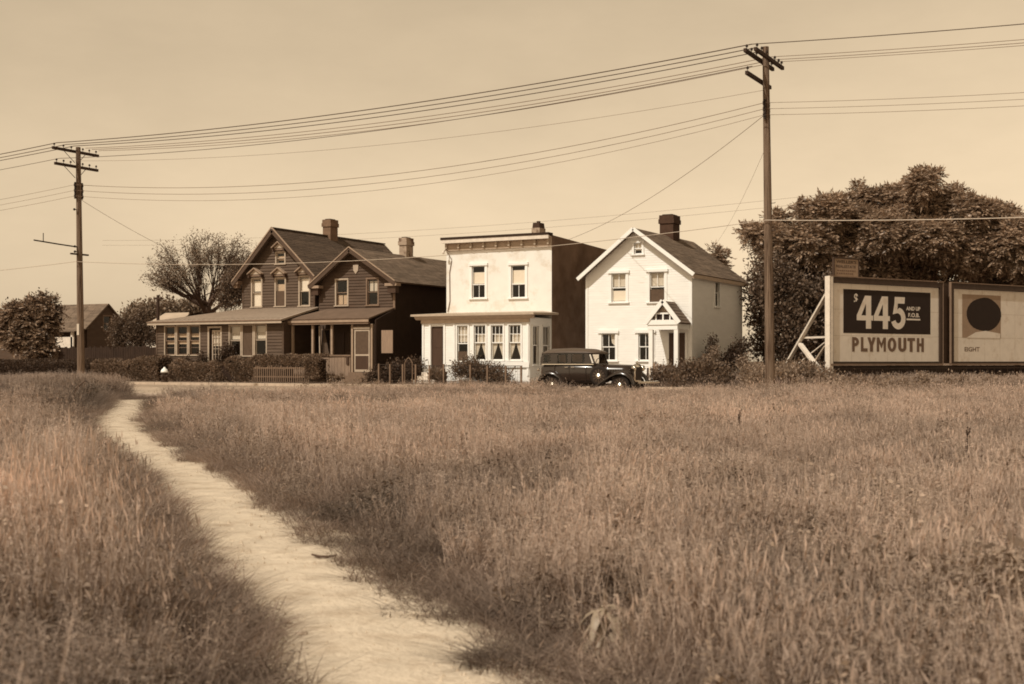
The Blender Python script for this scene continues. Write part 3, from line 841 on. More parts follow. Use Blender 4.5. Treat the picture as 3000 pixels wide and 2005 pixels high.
# door and window inside the porch
MB().box(s_at(985, NB), s_at(1010, NB), NB - .05, NB - .03, .75, 2.8).build('door', 'door_dark', hb)
for px in (945, 1060):
    r = (s_at(px, NB), s_at(px + 22, NB), 1.2, 2.9)
    MB().box(r[0] - .08, r[1] + .08, NB - .06, NB - .03, r[2] - .08, r[3] + .08).build('porch_window', 'trim_mid', hb)
    MB().box(r[0], r[1], NB - .075, NB - .065, r[2], r[3]).build('pane', 'print_black', hb)

# ------------------------------------------------------------------ house three: white flat-roofed house
cL, cR, CB = -33.7, -27.7, 66.5
hc = thing('flat_roofed_house', 'white flat roofed house with bracketed cornice and a glazed front porch', 'house', ((cL + cR) / 2, NF, ZG))
zC = 7.42; zw = 6.75
FC = Face('front', NF)
wC = [rect(1383, 1421, 779, 874, NF), rect(1498, 1539, 777, 873, NF)]
wall('front_wall', FC, cL, cR, ZG, [(cL, zC - .1), (cR, zC - .1)], wC, 'white_stucco', hc)
wall('side_wall', Face('right', cR), NF, CB, ZG, [(NF, zC), (CB, zC - .35)], [], 'brick_side', hc)
wall('side_wall', Face('left', cL), NF, CB, ZG, [(NF, zC), (CB, zC - .35)], [], 'brick_side', hc)
wall('back_wall', Face('back', CB), cL, cR, ZG, [(cL, zC - .35), (cR, zC - .35)], [], 'brick_side', hc)
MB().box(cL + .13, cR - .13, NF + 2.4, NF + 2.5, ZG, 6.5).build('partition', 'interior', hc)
MB().add([(cL + .12, NF + .12, zC - .25), (cR - .12, NF + .12, zC - .25), (cR - .12, CB, zC - .6), (cL + .12, CB, zC - .6)], [(0, 1, 2, 3)]).build('roof', 'dark_wall', hc)
MB().box(cR - .05, cR + .05, NF + .01, CB, zC - .02, zC + .03).build('coping', 'dark_wall', hc) if False else None
# cornice
z0c = z_at(1320, 732, NF)
mb = MB()
mb.box(cL - .12, cR + .02, NF - .42, NF + .1, zC - .02, zC + .1)
co = mb.build('cornice', 'dark_wall', hc)
MB().box(cL - .1, cR + .01, NF - .40, NF - .3, zC - .2, zC - .021).build('fascia', 'timber_white', co)
MB().box(cL - .02, cR, NF - .3, NF - .002, zC - .12, zC - .06).build('soffit', 'cornice', co)
MB().box(cL, cR - .002, NF - .1, NF - .003, z0c + .02, zC - .121).build('frieze', 'cornice', co)
MB().box(cL - .01, cR, NF - .14, NF - .004, z0c - .07, z0c + .019).build('lower_moulding', 'cornice', co)
for k in range(9):
    s = cL + .05 + (cR - cL - .2) * k / 8
    MB().box(s, s + .1, NF - .24, NF - .101, z0c + .03, zC - .122).build('bracket', 'trim_tan', co)
for r, bl in zip(wC, ((.45, .8), (.4, .85))):
    window(hc, FC, *r, trim='white_paint', sash='white_paint', case=.13, cap=.04, muntin=((1, 1), (2, 1)), blind=bl, blind_m='blind', split=.42)
q = on_n(1310, 742, NF); 
br = MB().tube([(q[0] + .15, NF - .02, q[2] + .1), (q[0] + .05, NF - .25, q[2] + .15), (q[0], NF - .35, q[2])], .025, 6)
br.tube([(q[0] + .28, NF - .02, q[2] - .35), (q[0] + .12, NF - .16, q[2] + .0)], .02, 5)
sb_ = br.build('service_bracket', 'wood_grey', hc)
MB().lathe([(.03, -.08), (.07, -.05), (.07, .03), (.03, .07)], (q[0], NF - .38, q[2]), 'z', 8).build('insulator', 'timber_white', sb_)
q2 = on_n(1318, 800, NF)
MB().tube([(q[0] + .28, NF - .03, q[2] - .4), (q2[0], NF - .03, q2[2]), (q2[0] + .02, NF - .03, 4.3), (q2[0] - .1, NF - .05, 3.75)], .022, 5).build('conduit', 'trim_mid', hc)
c = on_n(1580, 650, NF + 5)
cx_ = s_at(1578, 60.5)
ch = MB().box(cx_ - .27, cx_ + .21, 60.2, 60.9, 6.9, 8.3).build('chimney', 'chimney_pale', hc)
MB().prism([(cx_ - .25, 8.301), (cx_ + .19, 8.301), (cx_ + .15, 8.58), (cx_ - .21, 8.58)], 60.25, 60.85).build('chimney_cap', 'chimney_dark', ch)
for d_ in (-.03,): MB().lathe([(.1, 0), (.11, .10)], (cx_ + d_, 60.55, 8.58), 'z', 8).build('chimney_pot', 'chimney_dark', ch)
# glazed porch
NV = 53.7
vL, vR = cL, s_at(1552, NV)
FV = Face('front', NV)
ze = z_at(1400, 940, NV) + .12
wV = [rect(1340, 1371, 954, 1060, NV), rect(1389, 1423, 953, 1056, NV), rect(1439, 1474, 953, 1056, NV), rect(1491, 1526, 952, 1056, NV)]
dv = rect(1263, 1300, 957, 1090, NV)
wall('porch_wall', FV, vL, vR, ZG, [(vL, ze), (vR, ze)], [dv] + wV, 'white_paint', hc)
FVr = Face('right', vR)
n0 = on_s(1560, 1000, vR)[1]; nn = [on_s(x, 1000, vR)[1] for x in (1560, 1577, 1589, 1609)]
zz = (wV[0][2] - .15, wV[0][3] - .05)
hr = [(nn[0], nn[1], *zz), (nn[2], nn[3], *zz)]
wall('porch_side', FVr, NV, NF - .01, ZG, [(NV, ze), (NF - .01, ze)], hr, 'white_paint', hc)
wall('porch_side', Face('left', vL), NV, NF - .01, ZG, [(NV, ze), (NF - .01, ze)], [], 'white_paint', hc)
MB().box(vL + .13, vR - .13, NF - .75, NF - .7, ZG, ze).build('porch_partition', 'interior', hc)
# siding on the porch front, a board at a time
siding(FV, vL + .12, s_at(1330, NV), .7, [(vL, ze - .3), (vR, ze - .3)], [(dv[0] - .08, dv[1] + .08, 0, dv[3] + .1)], .12, 'white_board', hc)
for s in (vL, dv[0] - .1, dv[1], s_at(1332, NV) - .06, vR - .14):
    MB().box(s, s + .1, NV - .05, NV - .002, .55, ze - .2).build('pilaster', 'white_paint', hc)
for k, r in enumerate(wV):
    window(hc, FV, *r, trim='white_paint', sash='white_paint', case=.075, cap=0, muntin=((3, 2), (1, 1)), curtain='tied' if k else 'half')
w0 = wV[0]
fbox(MB(), FV, w0[0] + .03, w0[1] - .03, -.05, -.045, w0[2] + .05, w0[2] + .5).build('window_screen', 'screen', hc)
MB().box(s_at(1337, NV), vR, NV - .08, NV - .051, wV[1][2] - .34, wV[1][2] - .07).build('sill_band', 'white_paint', hc)
MB().box(vL - .02, vR + .02, NV - .1, NV - .052, .5, .62).build('base_board', 'trim_tan', hc) if False else None
for r in hr:
    window(hc, FVr, *r, trim='white_paint', sash='white_paint', case=.06, cap=0, muntin=((2, 1), (1, 1)), curtain=None)
fbox(MB(), FV, dv[0], dv[1], -.12, -.07, dv[2], dv[3]).build('door', 'door_dark', hc)
dpan = MB(); fbox(dpan, FV, dv[0] + .12, dv[1] - .12, -.069, -.055, dv[2] + 1.2, dv[3] - .25); fbox(dpan, FV, dv[0] + .12, dv[1] - .12, -.069, -.055, dv[2] + .2, dv[2] + 1.0); dpan.build('door_panel', 'door_dark', hc)
mb = MB(); ov = .4; zt = z_at(1420, 915, NF)
A_ = Vector((vL - .45, NV - ov, ze + .22)); B_ = Vector((vR + .4, NV - ov, ze + .22)); C_ = Vector((vR + .4, NF - .004, ze + .28)); D_ = Vector((vL - .45, NF - .004, ze + .28))
Eb, Fb = Vector((vL + .3, NF - .004, zt)), Vector((vR - .5, NF - .004, zt))
t = Vector((0, 0, .1))
mb.add([A_, B_, Fb, Eb], [(0, 1, 2, 3)]).add([B_, C_, Fb], [(0, 1, 2)]).add([A_, Eb, D_], [(0, 1, 2)])
mb.add([A_ - t, B_ - t, C_ - t, D_ - t], [(3, 2, 1, 0)]); mb.add([A_, B_, B_ - t, A_ - t], [(0, 1, 2, 3)]); mb.add([B_, C_, C_ - t, B_ - t], [(0, 1, 2, 3)]); mb.add([A_, D_, D_ - t, A_ - t], [(0, 1, 2, 3)])
mb.build('porch_roof', 'trim_tan', hc)
MB().prism([(NV - ov + .05, ze + .119), (NV - .15, ze - .05), (NV - .004, ze - .05), (NV - .004, ze + .119)], vL - .3, vR + .25, 'x').build('eave_cornice', 'cornice', hc)
MB().box(vL - .02, vR + .02, NV - .12, NV - .003, ze - .22, ze - .051).build('porch_frieze', 'cornice', hc)
for k in range(3):
    MB().box(dv[0] - .35 - .04 * k, dv[1] + .05, NV - .36 - .3 * k, NV - .06 - .3 * k + (.055 if k == 0 else 0), ZG, dv[2] - .02 - .18 * k).build('step', 'timber_white', hc)

# ------------------------------------------------------------------ house four: small white gabled house
N4 = 55.5
dL, dR = -25.6, -20.3
D4B = 62.95
dA = s_at(1864, N4)
z4e, z4t = 5.32, 7.36
hd = thing('gabled_house', 'small white clapboard house with front gable and little gabled entrance porch', 'house', ((dL + dR) / 2, N4, ZG))
FD = Face('front', N4)
top4 = [(dL, z4e), (dA, z4t), (dR, z4e)]
w4 = [rect(1792, 1834, 801, 886, N4), rect(1904, 1947, 797, 885, N4), rect(1763, 1803, 977, 1057, N4), rect(1871, 1911, 976, 1057, N4)]
at4 = rect(1858, 1881, 712, 745, N4)
wall('front_wall', FD, dL, dR, ZG, top4, w4 + [at4], 'white_board', hd)
siding(FD, dL + .08, dR - .08, ZG + .3, top4, [pad(h, .12) for h in w4 + [at4]], .115, 'white_board', hd)
Fr = Face('right', dR)
m0, m1 = on_s(2094, 860, dR), on_s(2107, 860, dR)
ws = (m0[1], m1[1], on_s(2100, 899, dR)[2], on_s(2100, 818, dR)[2])
wall('side_wall', Fr, N4, D4B, ZG, [(N4, z4e), (D4B, z4e)], [ws], 'white_board', hd)
siding(Fr, N4 + .1, D4B - .05, ZG + .3, [(N4, z4e), (D4B, z4e)], [pad(ws, .12)], .115, 'white_board', hd)
wall('side_wall', Face('left', dL), N4, D4B, ZG, [(N4, z4e), (D4B, z4e)], [], 'white_board', hd)
wall('back_wall', Face('back', D4B), dL, dR, ZG, top4, [], 'white_board', hd)
MB().box(dL + .13, dR - .13, N4 + 2.2, N4 + 2.3, ZG, z4e).build('partition', 'interior', hd)
MB().box(dR - .09, dR + .03, N4 - .04, N4 - .002, ZG + .2, z4e - .05).build('corner_board', 'white_paint', hd)
MB().box(dL - .03, dL + .09, N4 - .04, N4 - .002, ZG + .2, z4e - .05).build('corner_board', 'white_paint', hd)
OV4 = .38
k1 = (z4t - z4e) / (dA - dL); k2 = (z4t - z4e) / (dR - dA)
slope(hd, (dL - .3, N4 - OV4, z4e - k1 * .3 + .1), (dL - .3, D4B + .25, z4e - k1 * .3 + .1), (dA, D4B + .25, z4t + .1), (dA, N4 - OV4, z4t + .1), 'roof', 'roof_tan')
slope(hd, (dR + .25, N4 - OV4, z4e - k2 * .25 + .1), (dR + .25, D4B + .25, z4e - k2 * .25 + .1), (dA, D4B + .25, z4t + .1), (dA, N4 - OV4, z4t + .1), 'roof', 'roof_tan')
for (e, z_) in ((dL - .3, z4e - k1 * .3), (dR + .25, z4e - k2 * .25)):
    MB().beam((e, N4 - OV4 - .02, z_ + .05), (dA, N4 - OV4 - .02, z4t + .05), .05, .17).build('bargeboard', 'white_paint', hd)
MB().box(dR + .16, dR + .24, N4 - OV4, D4B + .25, z4e - .28, z4e - .12).build('gutter', 'cornice', hd)
MB().box(dR + .005, dR + .159, N4 - .02, D4B, z4e - .3, z4e - .24).build('soffit', 'white_paint', hd)
looks4 = [dict(muntin=((2, 1), (1, 1)), curtain='half', blind=[(.05, .40)]), dict(muntin=((2, 1), (1, 1)), curtain='half', screen=(0, .42), blind=None), dict(muntin=(2, 1), curtain='side'), dict(muntin=(2, 1), curtain='side')]
for r, k in zip(w4, looks4):
    window(hd, FD, *r, trim='white_paint', sash='white_paint', case=.13, cap=.05, **k)
window(hd, FD, *at4, trim='white_paint', sash='white_paint', case=.1, cap=.03, muntin=((2, 1), (1, 1)), blind=(.35, .95))
window(hd, Fr, *ws, trim='white_paint', sash='white_paint', case=.1, cap=.03, muntin=(1, 1))
chy = on_s(1962, 633, dA)[1]
chimney(hd, dA - .36, dA + .36, chy - .45, chy + .45, z4t - .5, on_s(1962, 633, dA)[2], 'chimney_dark')
# entrance porch
NE = 54.1
gL, gR = s_at(1897, NE), s_at(1990, NE)
gA = (gL + gR) / 2 + .02
zge, zgt = z_at(1940, 947, NE), z_at(1945, 882, NE)
slope(hd, (gL - .05, NE - .12, zge), (gL - .05, N4 - .03, zge), (gA, N4 - .03, zgt), (gA, NE - .12, zgt), 'porch_roof', 'roof_tan', th=.05)
slope(hd, (gR + .05, NE - .12, zge), (gR + .05, N4 - .03, zge), (gA, N4 - .03, zgt), (gA, NE - .12, zgt), 'porch_roof', 'roof_tan', th=.05)
for e in (gL - .05, gR + .05):
    MB().beam((e, NE - .15, zge + .0), (gA, NE - .15, zgt + .0), .05, .2).build('porch_bargeboard', 'white_paint', hd)
MB().box(gL, gR, NE - .14, NE - .02, zge - .08, zge + .14).build('porch_tie', 'white_paint', hd)
MB().prism([(gL + .1, zge + .141), (gR - .1, zge + .141), (gA, zgt - .12)], NE + .12, NE + .16).build('porch_gable', 'cornice', hd)
fx0, fx1 = s_at(1924, NE), s_at(1962, NE); fz0, fz1 = z_at(1942, 940, NE), z_at(1942, 921, NE)
fr = MB().box(fx0 - .05, fx1 + .05, NE - .04, NE + .02, fz1, fz1 + .07).box(fx0 - .05, fx0, NE - .04, NE + .02, fz0, fz1).box(fx1, fx1 + .05, NE - .04, NE + .02, fz0, fz1).box((fx0 + fx1) / 2 - .03, (fx0 + fx1) / 2 + .03, NE - .04, NE + .02, fz0, fz1).build('gable_light', 'white_paint', hd)
MB().box(fx0, fx1, NE + .03, NE + .05, fz0, fz1).build('pane', 'print_black', fr)
mb = MB(); mb.box(gL + .05, gR - .05, NE - .1, NE + .05, zge - .3, zge - .081); mb.build('porch_beam', 'white_paint', hd)
MB().box(gR - .16, gR - .04, NE + .051, N4 - .01, zge - .28, zge - .05).build('porch_side_beam', 'white_paint', hd)
MB().box(gL + .04, gL + .16, NE + .051, N4 - .01, zge - .28, zge - .05).build('porch_side_beam', 'white_paint', hd)
MB().box(gL + .05, gR - .05, NE - .05, N4 - .01, zge - .05, zge - .03).build('porch_ceiling', 'white_paint', hd)
for s in (s_at(1908, NE), s_at(1982, NE)):
    p_ = MB().box(s - .1, s + .1, NE - .09, NE + .09, .45, zge - .301).build('porch_post', 'white_paint', hd, bevel=.015)
    MB().box(s - .13, s + .13, NE - .12, NE + .12, .42, .6).build('post_base', 'white_paint', p_)
d0, d1 = s_at(1961, N4), s_at(2008, N4)
MB().box(d0, d1, N4 - .05, N4 - .022, .45, z_at(1985, 976, N4)).build('door', 'door_dark', hd)
MB().box(d0 - .1, d0 - .001, N4 - .06, N4 - .021, .45, z_at(1985, 974, N4)).box(d1 + .001, d1 + .1, N4 - .06, N4 - .021, .45, z_at(1985, 974, N4)).build('door_frame', 'white_paint', hd)
MB().box(gL, gR + .1, NE - .1, N4 - .025, ZG, .45).build('porch_floor', 'wood_grey', hd)
MB().box(gL + .3, gR - .2, NE - .45, NE - .101, ZG, .3).build('step', 'wood_grey', hd)

# ------------------------------------------------------------------ the far cottage at the left, and houses beyond
hf = thing('cottage', 'small dark cottage with plain gabled roof and pale front porch behind the pole', 'house', (-75, 70, 0))
fn, fs_ = 70.0, -71.7
zr_ = on_n(320, 890, fn)[2]; zev = on_n(258, 965, 68)[2]
fl = -82
slope(hf, (fl, 67.7, zev), (fs_ + .15, 67.7, zev), (fs_ + .15, fn, zr_), (fl, fn, zr_), 'roof', 'roof_tan', course=.2)
slope(hf, (fl, 72.3, zev), (fs_ + .15, 72.3, zev), (fs_ + .15, fn, zr_), (fl, fn, zr_), 'roof', 'roof_tan', course=.2)
Ff = Face('right', fs_)
wall('gable_wall', Ff, 68, 72, 0, [(68, zev), (70, zr_ - .1), (72, zev)], [(69.6, 70.3, 3.5, 4.6)], 'brown_paint2', hf)
window(hf, Ff, 69.6, 70.3, 3.5, 4.6, trim='trim_mid', sash='trim_mid', case=.08, cap=0)
MB().box(fl, fs_ - .13, 68.05, 72, 0, zev - .05).build('front_wall', 'brown_paint2', hf)
for x_ in (-72.1, -74.2, -76.5): MB().box(x_ - .09, x_ + .09, 66.9, 67.08, 0, 3.4).build('porch_post', 'timber_white', hf)
MB().box(-78.5, -71.9, 66.9, 67.0, 2.2, 3.0).build('porch_screen', 'timber_white', hf)
slope(hf, (-78.6, 66.7, 3.42), (-71.6, 66.7, 3.42), (-71.6, 68.1, 3.7), (-78.6, 68.1, 3.7), 'porch_roof', 'roof_tan', shingle=False)
dm = MB().box(-76.8, -75.6, 67.6, 69.5, 3.9, 5.0).build('dormer', 'timber_white', hf)
MB().box(-76.6, -75.75, 67.58, 67.599, 4.0, 4.8).build('dormer_window', 'print_black', dm)

q = at_depth(470, 905, 120)
h5 = thing('far_house', 'pale roofed house showing low above the enclosed porch roof, far behind', 'house', (q[0], q[1], 0))
MB().box(q[0] - 4, q[0] + 3, q[1], q[1] + 6, 0, 3.6).build('wall', 'timber_white', h5)
slope(h5, (q[0] - 4.3, q[1] - .3, 3.6), (q[0] + 2.6, q[1] - .3, 3.6), (q[0] + .8, q[1] + 3, 5.9), (q[0] - 2.2, q[1] + 3, 5.9), 'roof', 'walk', shingle=False)
q = at_depth(590, 915, 110)
h6 = thing('far_shed', 'dark shed with a curved roof at the foot of the bare limbed tree', 'shed', (q[0], q[1], 0))
prof = [(2.2 * math.cos(t), 4.2 + 1.2 * math.sin(t)) for t in np.linspace(0, math.pi, 9)]
MB().prism([(q[0] + u, z) for u, z in prof] + [(q[0] - 2.2, 0), (q[0] + 2.2, 0)], q[1], q[1] + 5).build('shed_wall', 'dark_wall', h6)
mb = MB()
for i in range(8):
    (u, z), (u2, z2) = prof[i], prof[i + 1]
    mb.add([(q[0] + u * 1.05, q[1] - .2, z + .05), (q[0] + u2 * 1.05, q[1] - .2, z2 + .05), (q[0] + u2 * 1.05, q[1] + 5.2, z2 + .05), (q[0] + u * 1.05, q[1] + 5.2, z + .05)], [(0, 1, 2, 3)])
mb.build('shed_roof', 'roof_tan', h6)

# ------------------------------------------------------------------ utility poles and their wires
NPOLE = 41.2
def pole_axis(pxb, pxt, ptop):
    b = on_n(pxb, 1100, NPOLE); t = on_n(pxt, ptop, NPOLE)
    return Vector((b[0], NPOLE, 0)), Vector((t[0], NPOLE, t[2]))
def insulator(parent, p, h=.16, r=.045, m='iron'):
    MB().lathe([(.012, 0), (.012, h * .5), (r, h * .5), (r * .9, h * .85), (r * .5, h)], p, 'z', 8).build('insulator', m, parent)
def make_pole(label, pxb, pxt, ptop, arms, racks, steps, double):
    b, t = pole_axis(pxb, pxt, ptop)
    root = thing('utility_pole', label, 'utility pole', (b.x, b.y, 0), 'utility poles along the kerb')
    P = [b.lerp(t, k / 10) for k in range(11)]; P[0].z = -.0
    MB().tube(P, [.165 - .0062 * k for k in range(11)], 14).build('shaft', 'pole', root, smooth=False)
    out = {}
    for k, (z, n0, n1, pins) in enumerate(arms):
        c = b.lerp(t, z / t.z)
        offs = (-.17, .17) if (double and k == 0) else (-.16,)
        for j, dx in enumerate(offs):
            a = MB().box(c.x + dx - .05, c.x + dx + .05, n0, n1, z - .07, z + .05).build('crossarm', 'wood_dark', root, bevel=.008)
            for i, n in enumerate(pins):
                p = (c.x + dx, n, z + .05); insulator(a, p); out[(k, i)] = Vector((c.x, n, z + .2))
            if not double:
                for sg in (-1, 1):
                    MB().beam((c.x + dx - .055, NPOLE + sg * .62, z - .05), (c.x - .12, NPOLE + sg * .08, z - .52), .035, .012).build('brace', 'iron', root)
    for i, z in enumerate(racks):
        c = b.lerp(t, z / t.z)
        for sg in (-1, 1):
            MB().lathe([(.03, -.06), (.055, -.04), (.04, 0), (.055, .04), (.03, .06)], (c.x + sg * .02, NPOLE + sg * .2, z), 'z', 8).build('spool', 'iron', root)
        out[('r', i)] = Vector((c.x, NPOLE - .22, z))
    z0 = b.lerp(t, racks[0] / t.z)
    for sg in (-1, 1):
        MB().box(z0.x - .03, z0.x + .03, NPOLE + sg * .2 - .03, NPOLE + sg * .2 + .03, racks[-1] - .12, racks[0] + .12).build('rack', 'iron', root)
    z = 2.4; k = 0
    while z < steps:
        c = b.lerp(t, z / t.z)
        MB().tube([(c.x + (.13 if k % 2 else -.13), NPOLE - .06, z), (c.x + (.27 if k % 2 else -.27), NPOLE - .07, z), (c.x + (.27 if k % 2 else -.27), NPOLE - .07, z + .03)], .011, 5).build('climbing_step', 'iron', root)
        z += .45; k += 1
    return root, out, b, t
pinsL = [39.98, 40.5, 40.95, 41.62, 42.0, 42.4]
poleL, outL, bL_, tL_ = make_pole('weathered wooden utility pole with paper notice, seen beside the cottage and dark hedge', 238, 229, 432,
                       [(10.62, 39.88, 42.55, pinsL), (9.95, 40.0, 42.5, [40.1, 40.5, 40.9, 41.6, 42.0, 42.4])], [9.1, 8.85, 8.6], 0, False)
pinsR = [39.7, 40.2, 40.75, 41.65, 42.1, 42.45]
poleR, outR, bR_, tR_ = make_pole('tall dark utility pole between small white house and billboard', 2257, 2243, 138,
                       [(11.2, 39.5, 42.6, pinsR), (10.5, 39.6, 42.2, [39.72])], [9.75, 9.55, 9.35], 6.5, True)
# things fixed to the nearer street pole by the cottage
c = bL_.lerp(tL_, .2)
q0, q1 = on_n(226, 982, NPOLE - .2), on_n(237, 949, NPOLE - .2)
MB().tube([(bL_.x - .12 * 1, NPOLE - .09, q0[2]), (bL_.x - .12, NPOLE - .09, q0[2] + .01)], .01, 4) if False else None
mb = MB()
for i in range(6):
    t = math.radians(190 + i * 17); t2 = math.radians(190 + (i + 1) * 17); rr = .165
    ctr = bL_.lerp(tL_, .18)
    p = [(ctr.x + math.cos(t_) * rr, NPOLE + math.sin(t_) * rr, z_) for t_, z_ in ((t, q0[2]), (t2, q0[2]), (t2, q1[2]), (t, q1[2]))]
    mb.add(p, [(0, 1, 2, 3)])
mb.build('paper_notice', 'paper', poleL)
zl = z_at(225, 724, NPOLE)
c = bL_.lerp(tL_, zl / tL_.z)
MB().tube([(c.x, NPOLE - .1, zl - .02), (c.x - .05, NPOLE - 1.2, zl + .03), (c.x - .1, NPOLE - 2.45, zl + .1)], .03, 8).build('mast_arm', 'iron', poleL)
MB().tube([(c.x - .09, NPOLE - 1.95, zl + .06), (c.x - .09, NPOLE - 1.95, zl + .45)], .018, 6).build('arm_pin', 'iron', poleL)
zb_ = z_at(230, 745, NPOLE); c = bL_.lerp(tL_, zb_ / tL_.z)
MB().box(c.x - .05, c.x + .05, NPOLE - .5, NPOLE + .5, zb_ - .05, zb_ + .02).build('cable_arm', 'wood_dark', poleL)
for z_ in (6.35, 6.12, 8.0):
    c = bL_.lerp(tL_, z_ / tL_.z)
    MB().lathe([(.03, -.05), (.05, -.02), (.05, .02), (.03, .05)], (c.x - .03, NPOLE - .24, z_), 'z', 8).build('insulator', 'iron', poleL)
    MB().box(c.x - .045, c.x - .015, NPOLE - .24, NPOLE - .12, z_ - .015, z_ + .015).build('insulator_pin', 'iron', poleL)

def wire(label, p, q, sag, r, m, group='overhead wires on the pole line', n=26):
    p, q = Vector(p), Vector(q)
    pts = []
    for i in range(n + 1):
        t = i / n; v = p.lerp(q, t); v.z -= 4 * sag * t * (1 - t); pts.append(v)
    o = MB().tube(pts, r, 5).build('overhead_wire', m, loc=p, label=label, cat='wire', group=group)
    return o
tail = lambda v, dx, dz=0.0: Vector((v.x + dx, v.y, v.z + dz))
nm = ['street-side end', 'second pin', 'third pin', 'pin behind the pole', 'fifth pin', 'back end']
for i in range(6):
    if i in (2, 4): pass
    rr = (.018, .016, .016, .012, .013, .011)[i]; mm = 'wire_dark' if i < 3 else 'wire'
    wire(f'long wire between both poles, tied at the {nm[i]} of the top crossarms', outL[(0, i)], outR[(0, i)], .42 + .04 * i, rr, mm)
    wire(f'wire over the billboard from the {nm[i]}', outR[(0, i)], tail(outR[(0, i)], 34), .5, rr * .8, mm) if i in (0, 3, 4, 5) else None
    wire(f'wire leaving the notice pole away from the houses at the {nm[i]}', outL[(0, i)], tail(outL[(0, i)], -32, -.3), .5, rr, mm) if i in (0, 1, 2) else None
wire('dark wire between the poles on the lower crossarms', outL[(1, 0)], outR[(1, 0)], .55, .012, 'wire_dark')
wire('short wire leaving the notice pole from its lower crossarm', outL[(1, 0)], tail(outL[(1, 0)], -32, -.3), .5, .011, 'wire_dark')
wire('thin pale wire between the poles just under the lower crossarms', outL[(1, 2)], outR[(1, 0)] + Vector((0, 1.2, -.55)), .6, .006, 'wire')
rk = ['top', 'middle', 'bottom']
for i in range(3):
    wire(f'sagging service wire between the poles on the {rk[i]} spool of the racks', outL[('r', i)], outR[('r', i)], 1.05 + .05 * i, (.010, .009, .007)[i], 'wire')
    wire(f'thin service wire running over the billboard from the {rk[i]} spool of the tall pole', outR[('r', i)], tail(outR[('r', i)], 34, .2), .7, .007, 'wire')
    wire(f'thin service wire leaving the notice pole from its {rk[i]} spool', outL[('r', i)], tail(outL[('r', i)], -32, -.5), .6, .007, 'wire')
cL_ = Vector((bL_.x, NPOLE - .28, z_at(240, 768, NPOLE))); cR_ = Vector((bR_.x - .1, NPOLE - .2, z_at(2240, 648, NPOLE)))
wire('pale low cable crossing in front of all the houses', cL_, cR_, .62, .012, 'cable_pale', n=40)
wire('pale low cable crossing in front of the big leafy tree above the billboard', cR_, Vector((bR_.x + 34, NPOLE, cR_.z + .9)), .75, .017, 'cable_pale')
wire('pale low cable stretching away from the notice pole past the cottage tree', cL_, cL_ + Vector((-32, 0, .2)), .5, .012, 'cable_pale')
q = Vector((cx_ + .8, 61.5, 7.6))
wire('service wire slanting down from the tall pole to the flat roofed house', outR[('r', 2)], q, .5, .009, 'wire', 'service wires to the houses')
q = Vector(on_n(2092, 722, 64.0))
wire('steep thin service wire from the tall pole to the back of the small white house', outR[('r', 2)] + Vector((0, .3, -.9)), q, .3, .005, 'wire', 'service wires to the houses')
q = Vector(on_n(480, 707, 58))
wire('service wire slanting down from the notice pole toward the bare limbed tree', outL[('r', 2)], Vector((sL - .1, NF + 1.0, 5.7)), .4, .008, 'wire', 'service wires to the houses')
for k, dz_ in enumerate((0, .35)):
    wire(('upper', 'lower')[k] + ' faint wire of the pair behind the roofs, far beyond the houses', on_n(300, 705 + 14 * k, 82), on_n(2500, 560 + 22 * k, 82), .8, .008, 'wire', 'faint wires behind the roofs')

qf = at_depth(463, 930, 120)
fp = thing('far_utility_pole', 'short dark pole far away between distant trees and the bare limbed tree', 'utility pole', (qf[0], qf[1], 0))
MB().tube([(qf[0], qf[1], 0), (qf[0], qf[1], at_depth(463, 865, 120)[2])], [.17, .14], 8).build('shaft', 'wood_dark', fp)
MB().box(qf[0] - .5, qf[0] + .5, qf[1] - .1, qf[1] + .1, 7.05, 7.2).build('crossarm', 'wood_dark', fp)

# ------------------------------------------------------------------ billboard
Y0 = 52.5; X0 = (2425 - CX) / F * Y0
P0 = Vector((CS * X0 - SN * Y0, SN * X0 + CS * Y0, 0))
ds_, dn_ = CS * .8316 - SN * .555, SN * .8316 + CS * .555
bang = math.atan2(dn_, ds_)
bb = thing('billboard', 'wide timber advertising billboard with two poster panels in front of the leafy tree', 'billboard', P0, None, bang)
def bu(px): r = (px - CX) / F; return (r * Y0 - X0) / (.8316 - .555 * r)
def bz(px, py): Yb = Y0 + .555 * bu(px); return H0 - (py - YH) * Yb / F
def LB(u, d, z): return (P0.x + u, P0.y + d, P0.z + z)
class FaceB:
    def __call__(self, u, d, z): return LB(u, -d, z)
FBB = FaceB()
def bbox(mb, u0, u1, d0, d1, z0, z1): return fbox(mb, FBB, u0, u1, d0, d1, z0, z1)
zt_, zb_ = bz(2440, 812), bz(2440, 1066)
ue = 20.5
uA0, uA1 = bu(2437), bu(2748); pz0, pz1 = bz(2437, 1060), bz(2437, 829)
uB0 = bu(2790); uB1 = uB0 + (uA1 - uA0)
bbox(MB(), 0, ue, -.16, -.06, zb_, zt_).build('backing', 'frame_dark', bb)
